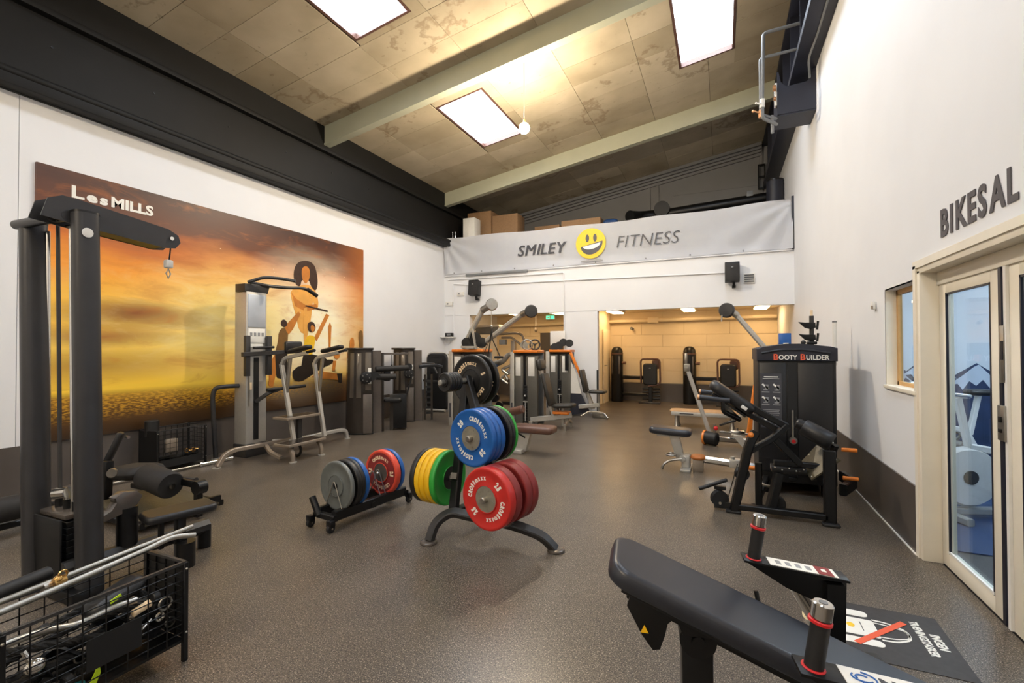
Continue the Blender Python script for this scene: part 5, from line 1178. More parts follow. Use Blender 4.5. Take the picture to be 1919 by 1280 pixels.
for z in (.727, .705): finish('text_line', MB().box((.42, 5.541, z), (.065, .002, .006)).box((.515, 5.541, z), (.06, .002, .006)), 'print_grey', pn)
finish('stack_slot', MB().box((.645, 5.556, .78), (.085, .012, 1.12)), 'matt_black', t)
for k in range(12): finish('weight_block', MB().box((.645, 5.60, .16 + k * .04), (.075, .1, .034), bev=.003, seg=1), 'black_metal', t)
finish('stack_pin', MB().cyl((.645, 5.54, .56), (.645, 5.54, .86), .010).cyl((.645, 5.54, .56), (.645, 5.49, .56), .035), 'steel', t)
finish('stack_knob', MB().cyl((.645, 5.49, .555), (.645, 5.47, .555), .018), 'red_ring', t)
finish('cabinet_foot', MB().box((.40, 5.62, .06), (.10, .12, .12), bev=.01).box((.95, 5.62, .06), (.10, .12, .12), bev=.01).box((.68, 6.25, .06), (.6, .12, .12), bev=.01), 'black_metal', t)
def bt(pts, w_=.07, h_=.05, R=.0, m='black_metal', nm='frame_tube'): return finish(nm, MB().rtube(pts, w_, h_, R=R), m, t)
bt([(.12, 4.76, .06), (.80, 4.76, .06)]); bt([(.82, 4.76, .02), (.82, 4.76, .62)], .07, .09); bt([(.82, 4.76, .30), (.96, 5.45, .30)], .07, .09); bt([(.96, 5.0, .24), (1.10, 5.3, .24), (1.06, 5.55, .24)], .06, .10)
bt([(.085, 4.76, .02), (.21, 4.78, .62), (.27, 4.80, .74)], .08, .07, R=.08); bt([(.21, 4.78, .56), (.40, 4.83, .68), (.52, 4.86, .80)], .055, .05, R=.04)
bt([(.06, 4.86, 1.05), (.52, 4.88, .79)], .07, .06); bt([(.12, 4.96, .93), (.46, 4.93, .74)], .05, .05)
bt([(.38, 4.80, .07), (.45, 4.82, .38)], .08, .07); bt([(.40, 4.86, .70), (.62, 4.90, .46)], .06, .06); bt([(.42, 4.92, .45), (.86, 4.92, .45)], .06, .05)
bt([(.30, 5.0, .10), (.40, 5.5, .16)], .06, .06); bt([(.30, 5.0, .03), (.30, 5.0, .42)], .06, .06)
for x, y in ((.08, 4.76), (.82, 4.72), (.30, 5.0)): finish('foot', MB().pad((x, y, .012), (.13, .08, .024), None, .02, .006), 'rubber_black', t)
RY = Matrix.Rotation(math.radians(35), 4, 'Y')
finish('chest_pad', MB().pad((.075, 4.88, 1.035), (.44, .26, .10), RY, .09, .03), 'vinyl_black', t)
finish('pad_badge', MB().box((.175, 4.744, .955), (.055, .006, .03), (0, math.radians(35), 0), .004), 'plastic_white', t)
finish('pad_plate', MB().box((.05, 4.88, .965), (.34, .16, .02), RY), 'black_metal', t)
for y, z in ((4.74, 1.035), (5.06, 1.06)):
    h_ = finish('handle', MB().cyl((-.20, y, z), (.06, y, z - .02), .024, bev=.004), 'vinyl_blue', t)
    finish('handle_cap', MB().cyl((-.215, y, z), (-.198, y, z), .026), 'copper', h_)
    finish('handle_stem', MB().rtube([(.0, y, z - .03), (.0, y, z - .12), (.14, 4.86, .83)], .04, .035, R=.03), 'black_metal', h_)
finish('adjust_knob', MB().sphere((.225, 4.72, .72), .026, 12).cyl((.225, 4.72, .72), (.225, 4.77, .72), .012), 'orange', t)
qa = [V(p) for p in ((.690, 4.80, .355), (.905, 4.80, .545), (.788, 5.14, .60), (.650, 5.14, .415))]; qn = (qa[1] - qa[0]).cross(qa[3] - qa[0]).normalized() * .012
pl = finish('foot_plate', MB()._addgrid([[p - qn for p in qa], qa]), 'diamond_plate', t, smooth=0)
for dx in (-.12, 0, .12):
    for y in (0.08, .5, .92):
        u_ = .5 + dx * 3.6; p = (qa[0].lerp(qa[1], u_)).lerp(qa[3].lerp(qa[2], u_), y); finish('plate_bolt', MB().sphere(p, .009, 8), 'steel', pl)
finish('step_plate', MB().box((.53, 4.90, .405), (.27, .16, .05), bev=.004), 'black_metal', t)
for k in range(5): finish('step_bolt', MB().sphere((.42 + k * .055, 4.815, .43 - .018 * (k % 2)), .008, 8), 'steel', t)
rl = finish('leg_roller', MB().lathe([(.015, 0), (.07, 0), (.078, .012), (.078, .24), (.07, .25), (.015, .25)], (.87, 4.92, .665), (-.75, .22, .42), 24), 'vinyl_black', t)
finish('roller_cap', MB().sphere((.868, 4.905, .665), .012, 8), 'chrome', rl)
finish('leg_roller_arm', MB().rtube([(.90, 4.95, .64), (.86, 5.0, .50), (.86, 5.05, .40)], .05, .04), 'black_metal', t)
finish('leg_roller', MB().cyl((.62, 5.10, .80), (.72, 5.08, .75), .05, bev=.012), 'vinyl_black', t)
for z, y in ((.56, 5.20), (.31, 5.16)): finish('plate_peg', MB().cyl((.99, y, z), (1.11, y, z), .018, bev=.004), 'orange', t)
finish('plate_peg', MB().cyl((.22, 5.15, .33), (.34, 5.15, .33), .020, bev=.004), 'orange', t)
pu = finish('floor_pulley', MB().lathe([(.01, -.03), (.075, -.03), (.055, 0), (.075, .03), (.01, .03)], (-.035, 4.80, .10), (.35, -.9, 0), 26), 'rubber_black', t)
finish('pulley_bolt', MB().cyl((-.03, 4.765, .07), (-.03, 4.75, .07), .012), 'steel', pu)
finish('pulley_bracket', MB().bar((-.08, 4.82, .04), (.09, 4.80, .05), .05, .06), 'black_metal', pu); finish('pulley_guard', MB().box((-.03, 4.84, .19), (.10, .05, .03)), 'black_metal', pu)
finish('cable_bar', MB().cyl((-.21, 4.78, .175), (.03, 4.86, .265), .018, bev=.003), 'vinyl_black', t)
finish('cable', MB().cyl((.04, 4.82, .12), (.12, 4.86, .42), .004, n=6), 'black_metal', t)
finish('upper_pulley', MB().lathe([(.01, -.025), (.06, -.025), (.045, 0), (.06, .025), (.01, .025)], (.155, 4.84, .34), (.35, -.9, 0), 24), 'rubber_black', t)
finish('floor_wheel', MB().cyl((.44, 4.86, .09), (.44, 4.92, .09), .07, bev=.01), 'rubber_black', t)
finish('cable_handle', MB().tube([(.30, 5.2, .30), (.34, 5.05, .20), (.40, 4.95, .22)], .012, R=.04), 'steel', t)

# things standing on the cabinet
t = thing('phone_stand', 'black clamp stand with two holders on top of the glute machine', 'stand', (.88, 6.0, 1.53), 0, world=True)
finish('stem', MB().cyl((.885, 6.0, 1.51), (.885, 6.0, 1.84), .022), 'dark_metal', t)
finish('tip', MB().cyl((.885, 6.0, 1.84), (.885, 6.0, 1.90), .013), 'print_cream', t)
for z in (1.60, 1.73):
    finish('holder', MB().prism([(-.11, .045), (-.02, .03), (.045, .035), (.05, -.02), (.0, -.035), (-.05, -.02)], (.87, 5.98, z), X3, Z3, .05, .006), 'matt_black', t)
    finish('clip', MB().bar((.93, 5.97, z - .04), (.94, 5.97, z + .05), .02, .02), 'matt_black', t)
finish('base', MB().box((.885, 6.0, 1.545), (.09, .09, .03), bev=.008).sphere((.80, 5.95, 1.55), .025, 10), 'matt_black', t)
t = thing('clear_tube', 'clear acrylic tube with grey lid behind the glute cabinet', 'tube', (1.13, 6.2, 1.3), 0, world=True)
finish('body', MB().cyl((1.13, 6.2, 1.3), (1.13, 6.2, 1.775), .021, n=18), 'plastic_white', t)
finish('lid', MB().cyl((1.13, 6.2, 1.77), (1.13, 6.2, 1.79), .022, n=18), 'plastic_grey', t)
t = thing('tissue_box', 'blue box with white print behind the glute cabinet top', 'box', (.86, 8.2, 1.44), 0, world=True)
finish('carton', MB().box((.86, 8.2, 1.60), (.16, .12, .22), bev=.004), 'plate_blue', t)
finish('print', MB().box((.87, 8.137, 1.54), (.07, .004, .05)), 'print_white', t)

# =====================================================================
# SILVER CABLE BENCHES AND TOWER ON THE DOOR SIDE
t = thing('cable_bench', 'grey vinyl cable bench on a silver rail with an orange pedal', 'bench', (-.2, 6.25, 0), 0, world=True)
finish('seat', MB().pad((-.605, 6.25, .455), (.50, .28, .085), Matrix.Rotation(.05, 4, 'Y'), .06, .03), 'vinyl_blue', t)
finish('seat_plate', MB().box((-.60, 6.25, .405), (.32, .18, .02)), 'steel', t)
finish('seat_post', MB().prism([(-.62, .40), (-.50, .40), (-.44, .13), (-.54, .13)], (0, 6.25, 0), X3, Z3, .07, .006), 'silver_paint', t)
finish('rail', MB().rtube([(-.24, 6.25, .135), (.42, 6.22, .095)], .075, .085, c=.3), 'chrome', t)
finish('rail_clamp', MB().box((.13, 6.24, .12), (.13, .12, .10), bev=.012).cyl((.10, 6.22, .16), (.10, 6.22, .20), .024), 'silver_paint', t)
finish('pedal', MB().pad((-.28, 6.20, .165), (.17, .18, .05), None, .06, .02), 'orange_wood', t)
finish('pedal_leg', MB().box((-.28, 6.20, .07), (.12, .12, .14), bev=.006), 'beige_metal', t)
finish('joint', MB().box((-.42, 6.24, .10), (.10, .16, .16), bev=.02).cyl((-.46, 6.12, .14), (-.46, 6.36, .14), .035), 'silver_paint', t)
finish('lever', MB().tube([(-.46, 6.12, .14), (-.60, 6.1, .12), (-.68, 6.08, .06), (-.69, 6.08, .01)], .016, R=.05), 'steel', t)
finish('lever', MB().tube([(-.46, 6.34, .14), (-.60, 6.34, .16), (-.66, 6.36, .13)], .018, R=.05).ring((-.60, 6.2, .17), Z3, .06, .012, 20, 6), 'steel', t)
finish('foot', MB().box((-.42, 6.24, .015), (.12, .40, .03), bev=.006).box((.38, 6.22, .03), (.10, .36, .06), bev=.006), 'silver_paint', t)
t = thing('flat_bench', 'low flat bench with wooden deck and white side rail', 'bench', (-.3, 9.5, 0), 0, world=True)
finish('deck', MB().pad((-.30, 9.55, .30), (1.25, .42, .04), None, .10, .012), 'deck_wood', t)
finish('side_rail', MB().box((-.29, 9.345, .265), (1.20, .03, .07), bev=.008).box((-.29, 9.755, .265), (1.20, .03, .07), bev=.008), 'silver_paint', t)
for x in (-.80, .15):
    for y in (9.38, 9.72): finish('leg', MB().lathe([(.02, 0), (.055, 0), (.055, .01), (.034, .05), (.03, .25), (.02, .25)], (x, y, 0), Z3, 16), 'steel', t)
finish('label_print', MB().box((-.62, 9.328, .27), (.24, .003, .018)), 'print_dark', t)
finish('lever', MB().tube([(-.05, 9.3, .10), (.10, 9.2, .18), (.20, 9.25, .20)], .02, R=.04), 'dark_metal', t)
t = thing('single_cable_tower', 'silver cable tower with two long arms partly behind the glute cabinet', 'weight machine', (.5, 8.3, 0), 0, world=True)
tower_body(t, .47, .98, 8.15, 8.5, 1.42, cap=False)
finish('top_cap', MB().box((.50, 8.2, 1.43), (.12, .22, .07), bev=.015), 'orange', t)
finish('edge_strip', MB().bar((.47, 8.10, .92), (.36, 8.06, .12), .04, .09, .006).bar((.60, 8.04, .92), (.50, 8.02, .35), .03, .05), 'orange', t)
finish('post', MB().rtube([(.50, 8.08, 1.38), (.44, 8.05, .12)], .08, .08), 'silver_paint', t)
finish('arm', MB().rtube([(.60, 8.0, 1.46), (.18, 8.0, 2.02)], .085, .075, c=.25), 'silver_paint', t)
finish('arm_neck', MB().cyl((.22, 8.0, 1.98), (.12, 8.0, 2.06), .05), 'steel', t)
cable_head(t, (.065, 7.98, 2.07), (-.3, -.95, 0)); finish('cable_hook', MB().tube([(.0, 7.95, 2.0), (-.01, 7.95, 1.90)], .012), 'steel', t)
finish('arm', MB().rtube([(-.17, 7.98, .10), (-.50, 7.98, 1.12)], .065, .06, c=.2), 'silver_paint', t)
finish('arm_fork', MB().box((-.515, 7.97, 1.18), (.09, .07, .12), bev=.012).box((-.53, 7.97, 1.32), (.04, .05, .18), bev=.008).cyl((-.52, 7.90, 1.20), (-.52, 8.04, 1.20), .03), 'steel', t)
fh = finish('floor_pulley_head', MB().cyl((-.26, 7.92, .11), (-.08, 7.86, .10), .10, n=24, bev=.012), 'matt_black', t)
finish('head_ring', MB().cyl((-.275, 7.925, .11), (-.245, 7.915, .11), .108, n=24), 'orange', fh)
finish('floor_arm', MB().rtube([(-.06, 7.90, .10), (.46, 8.0, .08)], .07, .08, c=.3), 'chrome', t)
finish('floor_rod', MB().cyl((-.05, 7.86, .22), (.42, 7.9, .20), .016).box((.20, 7.87, .215), (.20, .09, .08), bev=.012).cyl((.19, 7.86, .25), (.19, 7.86, .29), .02), 'chrome', t)
finish('strut', MB().prism([(.14, .17), (.26, .17), (.34, -.0), (.28, -.0)], (0, 7.80, .0), X3, Z3, .05), 'silver_paint', t)
finish('release_knob', MB().sphere((-.10, 7.84, .27), .035, 12), 'red_ring', t)
finish('release_stem', MB().cyl((-.12, 7.86, .18), (-.12, 7.85, .33), .02), 'steel', t)

# =====================================================================
# ROOM UNDER THE LOFT
def pillar_machine(lb, x, y, sx):
    t = thing('pillar_machine', lb, 'weight machine', (x, y, 0), 0, 'black pillar machines in the room under the loft', world=True)
    prof = [(.02, 0), (.16, 0), (.165, .03), (.165, 1.30), (.155, 1.42), (.12, 1.49), (.06, 1.525), (.01, 1.53)]
    finish('pillar', MB().lathe(prof, (x, y, 0), Z3, 28), 'black_metal', t)
    finish('band', MB().lathe([(.15, 1.31), (.168, 1.31), (.168, 1.35), (.15, 1.35)], (x, y, 0), Z3, 28), 'vinyl_brown', t)
    for dx in (-.10, .09): finish('window', MB().box((x + dx, y - .145, 1.02), (.045, .02, .50), (0, 0, dx * 4), .006), 'taupe_light', t)
    sxx = x + sx
    finish('link_beam', MB().rtube([(x + .1, y, .68), (sxx - .18, y - .1, .68)], .10, .10), 'black_metal', t)
    finish('base_beam', MB().rtube([(x + .1, y, .22), (sxx - .1, y - .1, .22)], .08, .08), 'black_metal', t)
    finish('hand_frame', MB().tube([(sxx - .24, y - .16, .52), (sxx - .25, y - .16, 1.19), (sxx + .25, y - .16, 1.19), (sxx + .26, y - .16, .52), (sxx - .05, y - .2, .46)], .024, R=.10), 'vinyl_brown', t)
    finish('back_pad', MB().pad((sxx, y - .18, .78), (.37, .58, .09), Matrix.Rotation(PI / 2, 4, 'X'), .07, .03), 'vinyl_black', t)
    finish('pad_badge', MB().box((sxx, y - .228, .95), (.05, .004, .02)), 'steel', t)
    finish('spine', MB().rtube([(sxx, y - .12, .03), (sxx, y - .12, .60)], .13, .10), 'black_metal', t)
    finish('shoulder_pad', MB().pad((sxx + .14, y - .05, 1.05), (.20, .26, .10), Matrix.Rotation(PI / 2, 4, 'X'), .06, .03), 'vinyl_brown', t)
    for k in range(4): finish('weight_disc', MB().cyl((sxx - .22, y - .06, .12 + k * .09), (sxx + .24, y - .06, .12 + k * .09), .028), 'black_metal', t)
    finish('base_plate', MB().box((sxx - .01, y - .26, .025), (.56, .10, .05), bev=.008), 'taupe_gloss', t)
    finish('side_grip', MB().cyl((x + .16, y - .1, 1.08), (x + .26, y - .12, 1.08), .04), 'vinyl_brown', t)
pillar_machine('black rounded pillar machine at the side door of the far room', -2.70, 13.30, .92)
pillar_machine('black rounded pillar machine in the middle of the far room wall', -.80, 13.38, .93)
for x, y, lb in ((-2.62, 12.7, 'lit ceiling lamp above the side door machine'), (-.78, 12.7, 'lit ceiling lamp above the middle pillar machine'), (.86, 12.7, 'lit ceiling lamp closest to the door wall in the far room'),
                 (-5.3, 12.2, 'lit ceiling lamp in the far room behind the cable arms'), (-4.1, 12.3, 'lit ceiling lamp added to brighten the far room near the green exit sign')):  # lamp by the exit sign is an addition that brightens this room
    t = thing('ceiling_lamp', lb, 'lamp', (x, y, 2.45), 0, 'lit lamps in the room under the loft', world=True)
    finish('housing', MB().box((x, y, 2.478), (.34, 1.0, .04), bev=.006), 'plastic_white', t)
    finish('diffuser', MB().pad((x, y, 2.448), (.28, .92, .03), None, .02, .006), 'tube', t)
t = thing('ceiling_pipe', 'cream pipe run along the far room wall with a clamp box', 'pipe', (-.9, 13.5, 2.2), 0, world=True)
finish('pipe', MB().cyl((-3.3, 13.55, 2.24), (1.26, 13.55, 2.29), .05, n=16), 'wall_cream_lit', t)
finish('pipe', MB().cyl((-6.5, 13.55, 2.20), (-3.3, 13.55, 2.24), .05, n=16), 'wall_cream_lit', t)
finish('clamp', MB().box((-1.75, 13.55, 2.26), (.28, .16, .16), bev=.02), 'wall_cream_lit', t)
finish('sensor', MB().cyl((-2.36, 13.6, 2.05), (-2.30, 13.55, 2.02), .04), 'plastic_grey', t)
struct('wall_side_room', MB().box((-2.99, 12.95, 1.25), (.06, 1.5, 2.5)), 'wall_cream_lit')
t = thing('side_door', 'cream flush door at the side of the far room', 'door', (-2.95, 12.9, 0), 0, world=True)
finish('leaf', MB().box((-2.935, 13.05, 1.0), (.03, .82, 2.0), bev=.003), 'wall_cream_lit', t)
finish('handle', MB().cyl((-2.93, 12.72, 1.02), (-2.87, 12.72, 1.02), .012).cyl((-2.87, 12.72, 1.02), (-2.87, 12.84, 1.02), .010), 'steel', t)
t = thing('exit_sign', 'green lit exit sign in the far room above the dark doorway', 'sign', (-4.75, 13.5, 2.37), 0, world=True)
finish('case', MB().box((-4.75, 13.55, 2.42), (.30, .06, .13), bev=.008), 'plastic_white', t)
finish('face', MB().box((-4.75, 13.515, 2.42), (.26, .01, .10)), 'exit_green', t)
finish('pictogram', MB().box((-4.75, 13.507, 2.42), (.03, .006, .08)).box((-4.81, 13.507, 2.42), (.05, .006, .03)), 'print_white', t)
t = thing('far_doorway', 'dark doorway with a white notice in the far room', 'doorway', (-4.75, 13.66, 0), 0, world=True)
finish('opening', MB().box((-4.75, 13.685, .98), (.76, .03, 1.96)), 'dado_grey', t)
finish('frame', MB().box((-5.15, 13.67, .99), (.05, .06, 1.98)).box((-4.35, 13.67, .99), (.05, .06, 1.98)).box((-4.75, 13.67, 1.99), (.85, .06, .05)), 'wall_cream_lit', t)
finish('notice', MB().box((-4.60, 13.66, 1.5), (.16, .02, .4)), 'orange_wood', t)
solo('notice_board', MB().box((-3.50, 10.49, 1.72), (.36, .06, .34), bev=.006), 'plastic_white', 'white box on the pillar beside the machine opening', 'box', (-3.5, 10.49, 1.55))
t = thing('air_unit', 'white topped wall unit with dark front in the far room corner', 'air conditioner', (-6.2, 12.0, 1.95), 0, world=True)
finish('wall_arm', MB().box((-6.51, 12.0, 2.05), (.22, .1, .06)), 'plastic_grey', t)
finish('case', MB().box((-6.05, 12.0, 2.12), (.75, .3, .07), bev=.015), 'plastic_white', t)
finish('front', MB().box((-6.05, 11.98, 1.99), (.72, .26, .20), bev=.02), 'plastic_grey', t)
t = thing('far_cable_machine', 'brownish cable machine standing in the far room behind the straps', 'weight machine', (-5.1, 11.6, 0), 0, world=True)
finish('upright', MB().box((-5.12, 11.6, .85), (.12, .12, 1.7), bev=.01).box((-4.98, 11.62, .70), (.10, .1, 1.4), bev=.01), 'beige_metal', t)
finish('top_arm', MB().tube([(-5.55, 11.6, 1.88), (-5.05, 11.6, 1.90), (-4.86, 11.6, 1.86), (-4.78, 11.6, 1.62)], .035, R=.10), 'beige_metal', t)
finish('lower_arm', MB().tube([(-5.45, 11.55, 1.78), (-5.15, 11.55, 1.78), (-4.90, 11.55, 1.60)], .03, R=.06), 'beige_metal', t)
finish('weight_box', MB().box((-5.38, 11.5, 1.66), (.18, .14, .14), bev=.01), 'plastic_grey', t)
finish('pulley', MB().lathe([(.02, -.03), (.10, -.03), (.08, 0), (.10, .03), (.02, .03)], (-4.80, 11.56, 1.58), (.3, -1, 0), 22), 'steel', t)
finish('base', MB().box((-5.05, 11.6, .04), (.8, .5, .08), bev=.01), 'black_metal', t)
t = thing('hanging_bulb', 'small clear bulb hanging in the far room by the doorway', 'lamp', (-4.86, 12.6, 1.9), 0, world=True)
finish('cord', MB().cyl((-4.86, 12.6, 2.12), (-4.86, 12.6, 2.5), .012, n=8), 'print_white', t)
finish('bulb', MB().sphere((-4.86, 12.6, 2.02), .05, 14, (1, 1, 1.5)), 'beige_metal', t)
# =====================================================================
# INCLINE ROW BENCH CLOSE TO THE CAMERA
d9 = math.radians(9.0)
Pm = V((.9135 * .539 - .4067 * 1.4, .4067 * .539 + .9135 * 1.4, 0))
t = thing('incline_row_bench', 'black incline row bench with two red ringed grips, closest to the camera', 'bench', Pm, d9)
be = math.radians(21.7); RB = Matrix.Rotation(be, 4, 'Y'); zb = .796
ax_ = V((math.cos(be), 0, -math.sin(be))); nz_ = V((math.sin(be), 0, math.cos(be)))
def on(s_, y=0.0, h=0.0): return V((0, y, zb)) + ax_ * s_ + nz_ * h
finish('pad', MB().pad(on(.26, 0, -.028), (1.02, .265, .056), RB, .06, .012), 'vinyl_blue', t)
finish('pad_board', MB().box(on(.27, 0, -.060), (.94, .22, .014), RB), 'matt_black', t)
finish('spine', MB().box(on(.28, 0, -.088), (.90, .07, .05), RB, .004), 'black_metal', t)
for y in (-.085, .085):
    hk = finish('bar_hook', MB().prism([(-.185, .03), (-.195, .0), (-.155, -.075), (-.125, -.115), (-.105, -.11), (-.092, -.07), (-.085, -.035), (-.07, -.02), (-.055, -.03), (-.045, -.06), (.03, -.06), (.03, .0)], (0, y, zb - .035), X3, Z3, .012, .001), 'black_metal', t)
    if y < 0: finish('warning_mark', MB().prism([(-.158, -.068), (-.136, -.068), (-.147, -.046)], (0, y - .008, zb - .035), X3, Z3, .002), 'plate_yellow', hk, smooth=0)
finish('post', MB().box((.0, 0, .545), (.085, .07, .24), bev=.005).box((0, 0, .29), (.072, .058, .58), bev=.004), 'black_metal', t)
finish('pivot', MB().cyl((0, -.05, zb - .13), (0, .05, zb - .13), .05, n=24).cyl((0, -.06, zb - .13), (0, -.05, zb - .13), .018, n=12), 'black_metal', t)
finish('adjuster', MB().prism([(.17, -.155), (.21, -.20), (.24, -.195), (.28, -.205), (.30, -.13), (.17, -.10)], (0, -.03, zb), X3, Z3, .03), 'black_metal', t)
finish('rear_post', MB().rtube([(.62, 0, .03), (.60, 0, .46)], .07, .06), 'black_metal', t)
finish('base_rail', MB().rtube([(-.12, 0, .03), (.9, 0, .03)], .07, .06), 'black_metal', t)
finish('base_cross', MB().box((-.10, 0, .03), (.07, .5, .06), bev=.006).box((.88, 0, .03), (.07, .6, .06), bev=.006), 'black_metal', t)
for s_ in (-1, 1):
    y = .285 * s_; x0 = .235
    hw = finish('grip_bracket', MB().prism([(x0 - .055, .775), (x0 + .235, .745), (x0 + .255, .735), (x0 + .25, .50), (x0 + .18, .50), (x0 + .175, .66), (x0 + .08, .695)], (0, y, 0), X3, Z3, .008, .001), 'black_metal', t)
    finish('bracket_top', MB().box((x0 + .10, y, .766), (.31, .07, .008), (0, .105, 0), .001), 'black_metal', hw)
    finish('bracket_web', MB().bar((x0 + .215, y, .52), (x0 + .215, y, .735), .065, .05), 'black_metal', hw)
    g_ = finish('grip', MB().cyl((x0 - .02, y, .775), (x0 - .002, y, .895), .020, n=24), 'rubber_black', hw)
    finish('grip_cap', MB().cyl((x0 - .003, y, .893), (x0 + .002, y, .93), .0215, n=24, bev=.003), 'chrome', hw)
    finish('grip_hole', MB().cyl((x0 + .0022, y, .9302), (x0 + .0023, y, .9310), .009, n=16), 'plastic_grey', hw)
    finish('grip_ring', MB().cyl((x0 - .0055, y, .884), (x0 - .004, y, .893), .0245, n=24, bev=.002), 'red_ring', hw)
    finish('grip_ring', MB().cyl((x0 - .0205, y, .772), (x0 - .019, y, .786), .0245, n=24, bev=.002), 'red_ring', hw)
    RT = Matrix.Rotation(.105, 4, 'Y')
    if s_ > 0:
        sh = finish('instruction_sticker', MB().box((x0 + .125, y, .7685), (.20, .06, .0015), RT), 'print_white', hw)
        finish('sticker_band', MB().box((x0 + .19, y, .7628), (.045, .06, .0015), RT), 'plate_maroon', sh)
        for k in range(4): finish('pictogram', MB().box((x0 + .055 + k * .03, y, .7765 - k * .0032), (.016, .028, .0012), RT), 'print_grey', sh)
        finish('warning_sign', MB().box((x0 + .19, y, .764), (.014, .018, .0012), RT), 'print_white', sh)
finish('cross_tube', MB().rtube([(.44, -.285, .52), (.44, .285, .52)], .055, .05), 'black_metal', t)
finish('bar_sleeve', MB().cyl((.47, .47, .50), (.385, .46, .645), .030, n=20).cyl((.475, .505, .49), (.465, .50, .515), .042, n=20), 'chrome', t)
finish('handle_lever', MB().cyl(on(.23, .15, -.03), on(.205, .16, .012), .007), 'black_metal', t)
finish('latch_box', MB().box((.44, .17, .50), (.22, .10, .12), bev=.012), 'black_metal', t)
def lp_pt(s_, y): return V((.235 + .01 + s_, -.285 + y, .7745 - .1055 * (s_ - .09)))
RT = Matrix.Rotation(.105, 4, 'Y'); axl = V((math.cos(.105), 0, -math.sin(.105)))
lp = finish('name_plate', MB().box(lp_pt(.125, 0) - V((0, 0, .003)), (.20, .062, .002), RT), 'plastic_white', t)
for k in range(3):
    pts = [lp_pt(.065 + (.009 + .0055 * k) * math.cos(a) * 1.4, (.009 + .0055 * k) * math.sin(a)) - V((0, 0, .0012)) for a in [.5 + k * 2.0 + i * .32 for i in range(11)]]
    finish('logo_swirl', MB().tube(pts, .002, n=6), 'plate_blue', lp)
finish('lettering', MB().text('NA', .036, lp_pt(.098, -.013) - V((0, 0, .0012)), axl, V((0, 1, 0)), .001, bold=.0012, sx=1.3), 'print_dark', lp, smooth=0)

# FLOOR MARKING by the doors
t = thing('floor_sign', 'black floor sign with a struck out white bag by the glass doors', 'floor sign', (.74, 3.06, 0), 0, world=True)
finish('sheet', MB().box((.735, 3.065, .0015), (.63, .56, .003), (0, 0, -.02)), 'mat_black', t)
z = .0036
def flat(poly, m, nm, zz=z): return finish(nm, MB().prism(poly, (0, 0, zz), X3, Y3, .001), m, t, smooth=0)
def rrect(x0, x1, y0, y1, r, skew=0):
    out = []
    for cx, cy, a0 in ((x1 - r, y1 - r, 0), (x0 + r, y1 - r, PI / 2), (x0 + r, y0 + r, PI), (x1 - r, y0 + r, 1.5 * PI)):
        for k in range(5): a = a0 + PI / 2 * k / 4; out.append((cx + r * math.cos(a), cy + r * math.sin(a)))
    return out
flat(rrect(.50, .725, 3.20, 3.265, .028), 'print_white', 'bag_side'); flat(rrect(.50, .735, 2.915, 2.975, .028), 'print_white', 'bag_side')
flat(rrect(.50, .735, 3.00, 3.175, .012), 'print_white', 'bag_front')
def strap(r0):
    pts = [(.735, 3.185 - r0), (.80, 3.180 - r0), (.865, 3.14 - r0 * .5), (.875, 3.09), (.865, 3.04 + r0 * .5), (.80, 2.995 + r0), (.735, 2.99 + r0)]
    return [V((x, y, z)) for x, y in pts]
for r0, rr in ((0, .006), (.028, .004)): finish('bag_strap', MB().tube(strap(r0), 0, R=.03, prof=[(-rr, -.0005), (rr, -.0005), (rr, .0005), (-rr, .0005)]), 'print_white', t, smooth=0)
flat([(.62 + .018 * math.cos(k * .39), 3.09 + .024 * math.sin(k * .39)) for k in range(16)], 'smiley_yellow', 'bag_badge', z + .0008)
flat([(.575, 3.07), (.582, 3.07), (.582, 3.13), (.575, 3.13)], 'print_dark', 'bag_print', z + .0008)
flat([(.668, 3.05), (.672, 3.05), (.672, 3.14), (.668, 3.14)], 'print_dark', 'bag_print', z + .0008)
flat([(.60, 2.925), (.625, 2.905), (.895, 3.205), (.872, 3.228)], 'bar_orange', 'strike_bar', z + .0016)
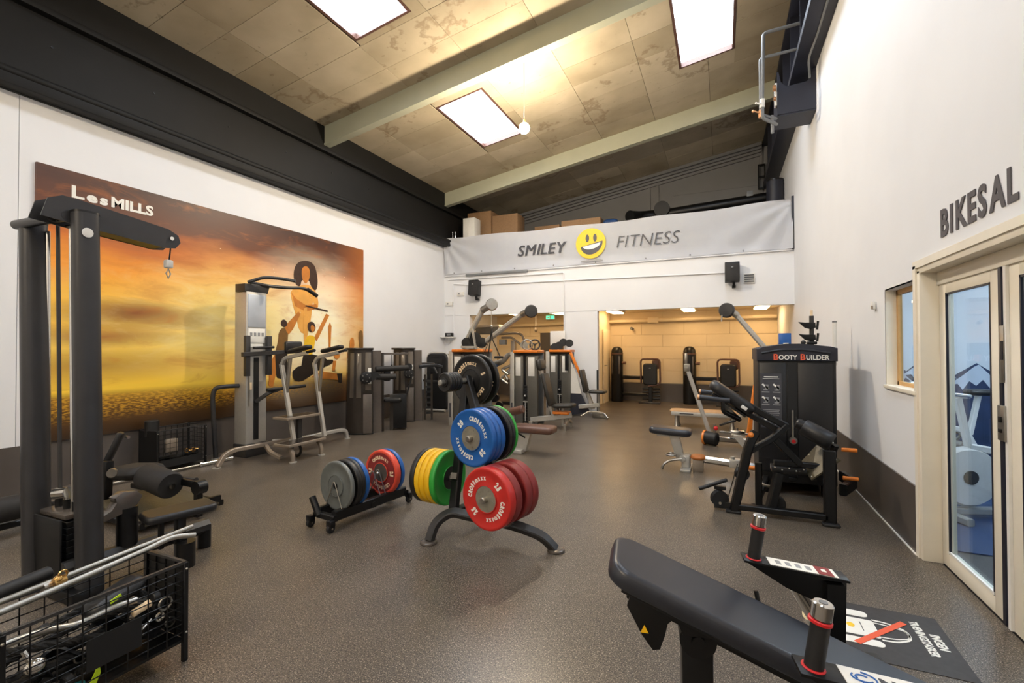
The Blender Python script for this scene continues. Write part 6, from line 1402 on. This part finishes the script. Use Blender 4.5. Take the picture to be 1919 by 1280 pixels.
finish('lettering', MB().text('TRÆNINGSTASKER', .052, (.915, 3.255, z), -Y3, X3, .001, bold=.002, sx=.72, shear=.0).text('INGEN', .056, (.972, 3.15, z), -Y3, X3, .001, bold=.002, sx=.85), 'print_white', t, smooth=0)

# SPIN BIKES behind the glass
def bike(loc, rz, lb):
    t = thing('spin_bike', lb, 'exercise bike', loc, rz, 'spin bikes in the cycling room')
    finish('base', MB().rtube([(-.45, 0, .06), (.5, 0, .06)], .07, .06).rtube([(-.45, -.26, .04), (-.45, .26, .04)], .06, .06).rtube([(.5, -.26, .04), (.5, .26, .04)], .06, .06), 'silver_paint', t)
    fw_ = finish('flywheel_guard', MB().lathe([(.02, -.05), (.24, -.05), (.26, -.02), (.26, .02), (.24, .05), (.02, .05)], (.32, 0, .36), Y3, 32), 'plastic_white', t)
    finish('hub', MB().cyl((.32, -.06, .36), (.32, .06, .36), .06), 'dark_metal', fw_)
    finish('frame', MB().rtube([(-.35, 0, .10), (-.12, 0, .55), (.30, 0, .62)], .08, .06, R=.1).rtube([(-.18, 0, .5), (-.28, 0, .95)], .05, .05).rtube([(.28, 0, .55), (.38, 0, 1.05)], .05, .05), 'plastic_white', t)
    finish('seat', MB().pad((-.28, 0, .98), (.27, .18, .07), None, .08, .03), 'vinyl_black', t)
    finish('handlebar', MB().tube([(.60, -.20, 1.10), (.42, -.20, 1.08), (.36, 0, 1.06), (.42, .20, 1.08), (.60, .20, 1.10)], .018, R=.07), 'chrome', t)
    finish('crank', MB().bar((-.05, .08, .38), (.08, .08, .26), .03, .02).bar((-.05, -.08, .38), (-.18, -.08, .50), .03, .02).cyl((-.05, -.1, .38), (-.05, .1, .38), .05), 'steel', t)
    finish('pedal', MB().box((.08, .14, .26), (.10, .09, .02)).box((-.18, -.14, .50), (.10, .09, .02)), 'black_metal', t)
    return t
b1 = bike((2.25, 5.55, 0), math.radians(200), 'white spin bike standing right behind the glass door')
dup(b1, (3.2, 5.9, 0), math.radians(200), 'white spin bike farther along behind the glass door')
dup(b1, (2.4, 7.0, 0), math.radians(200), 'white spin bike by the mountain print behind the window')

for o in bpy.data.objects:
    if '_w' in o: del o['_w']
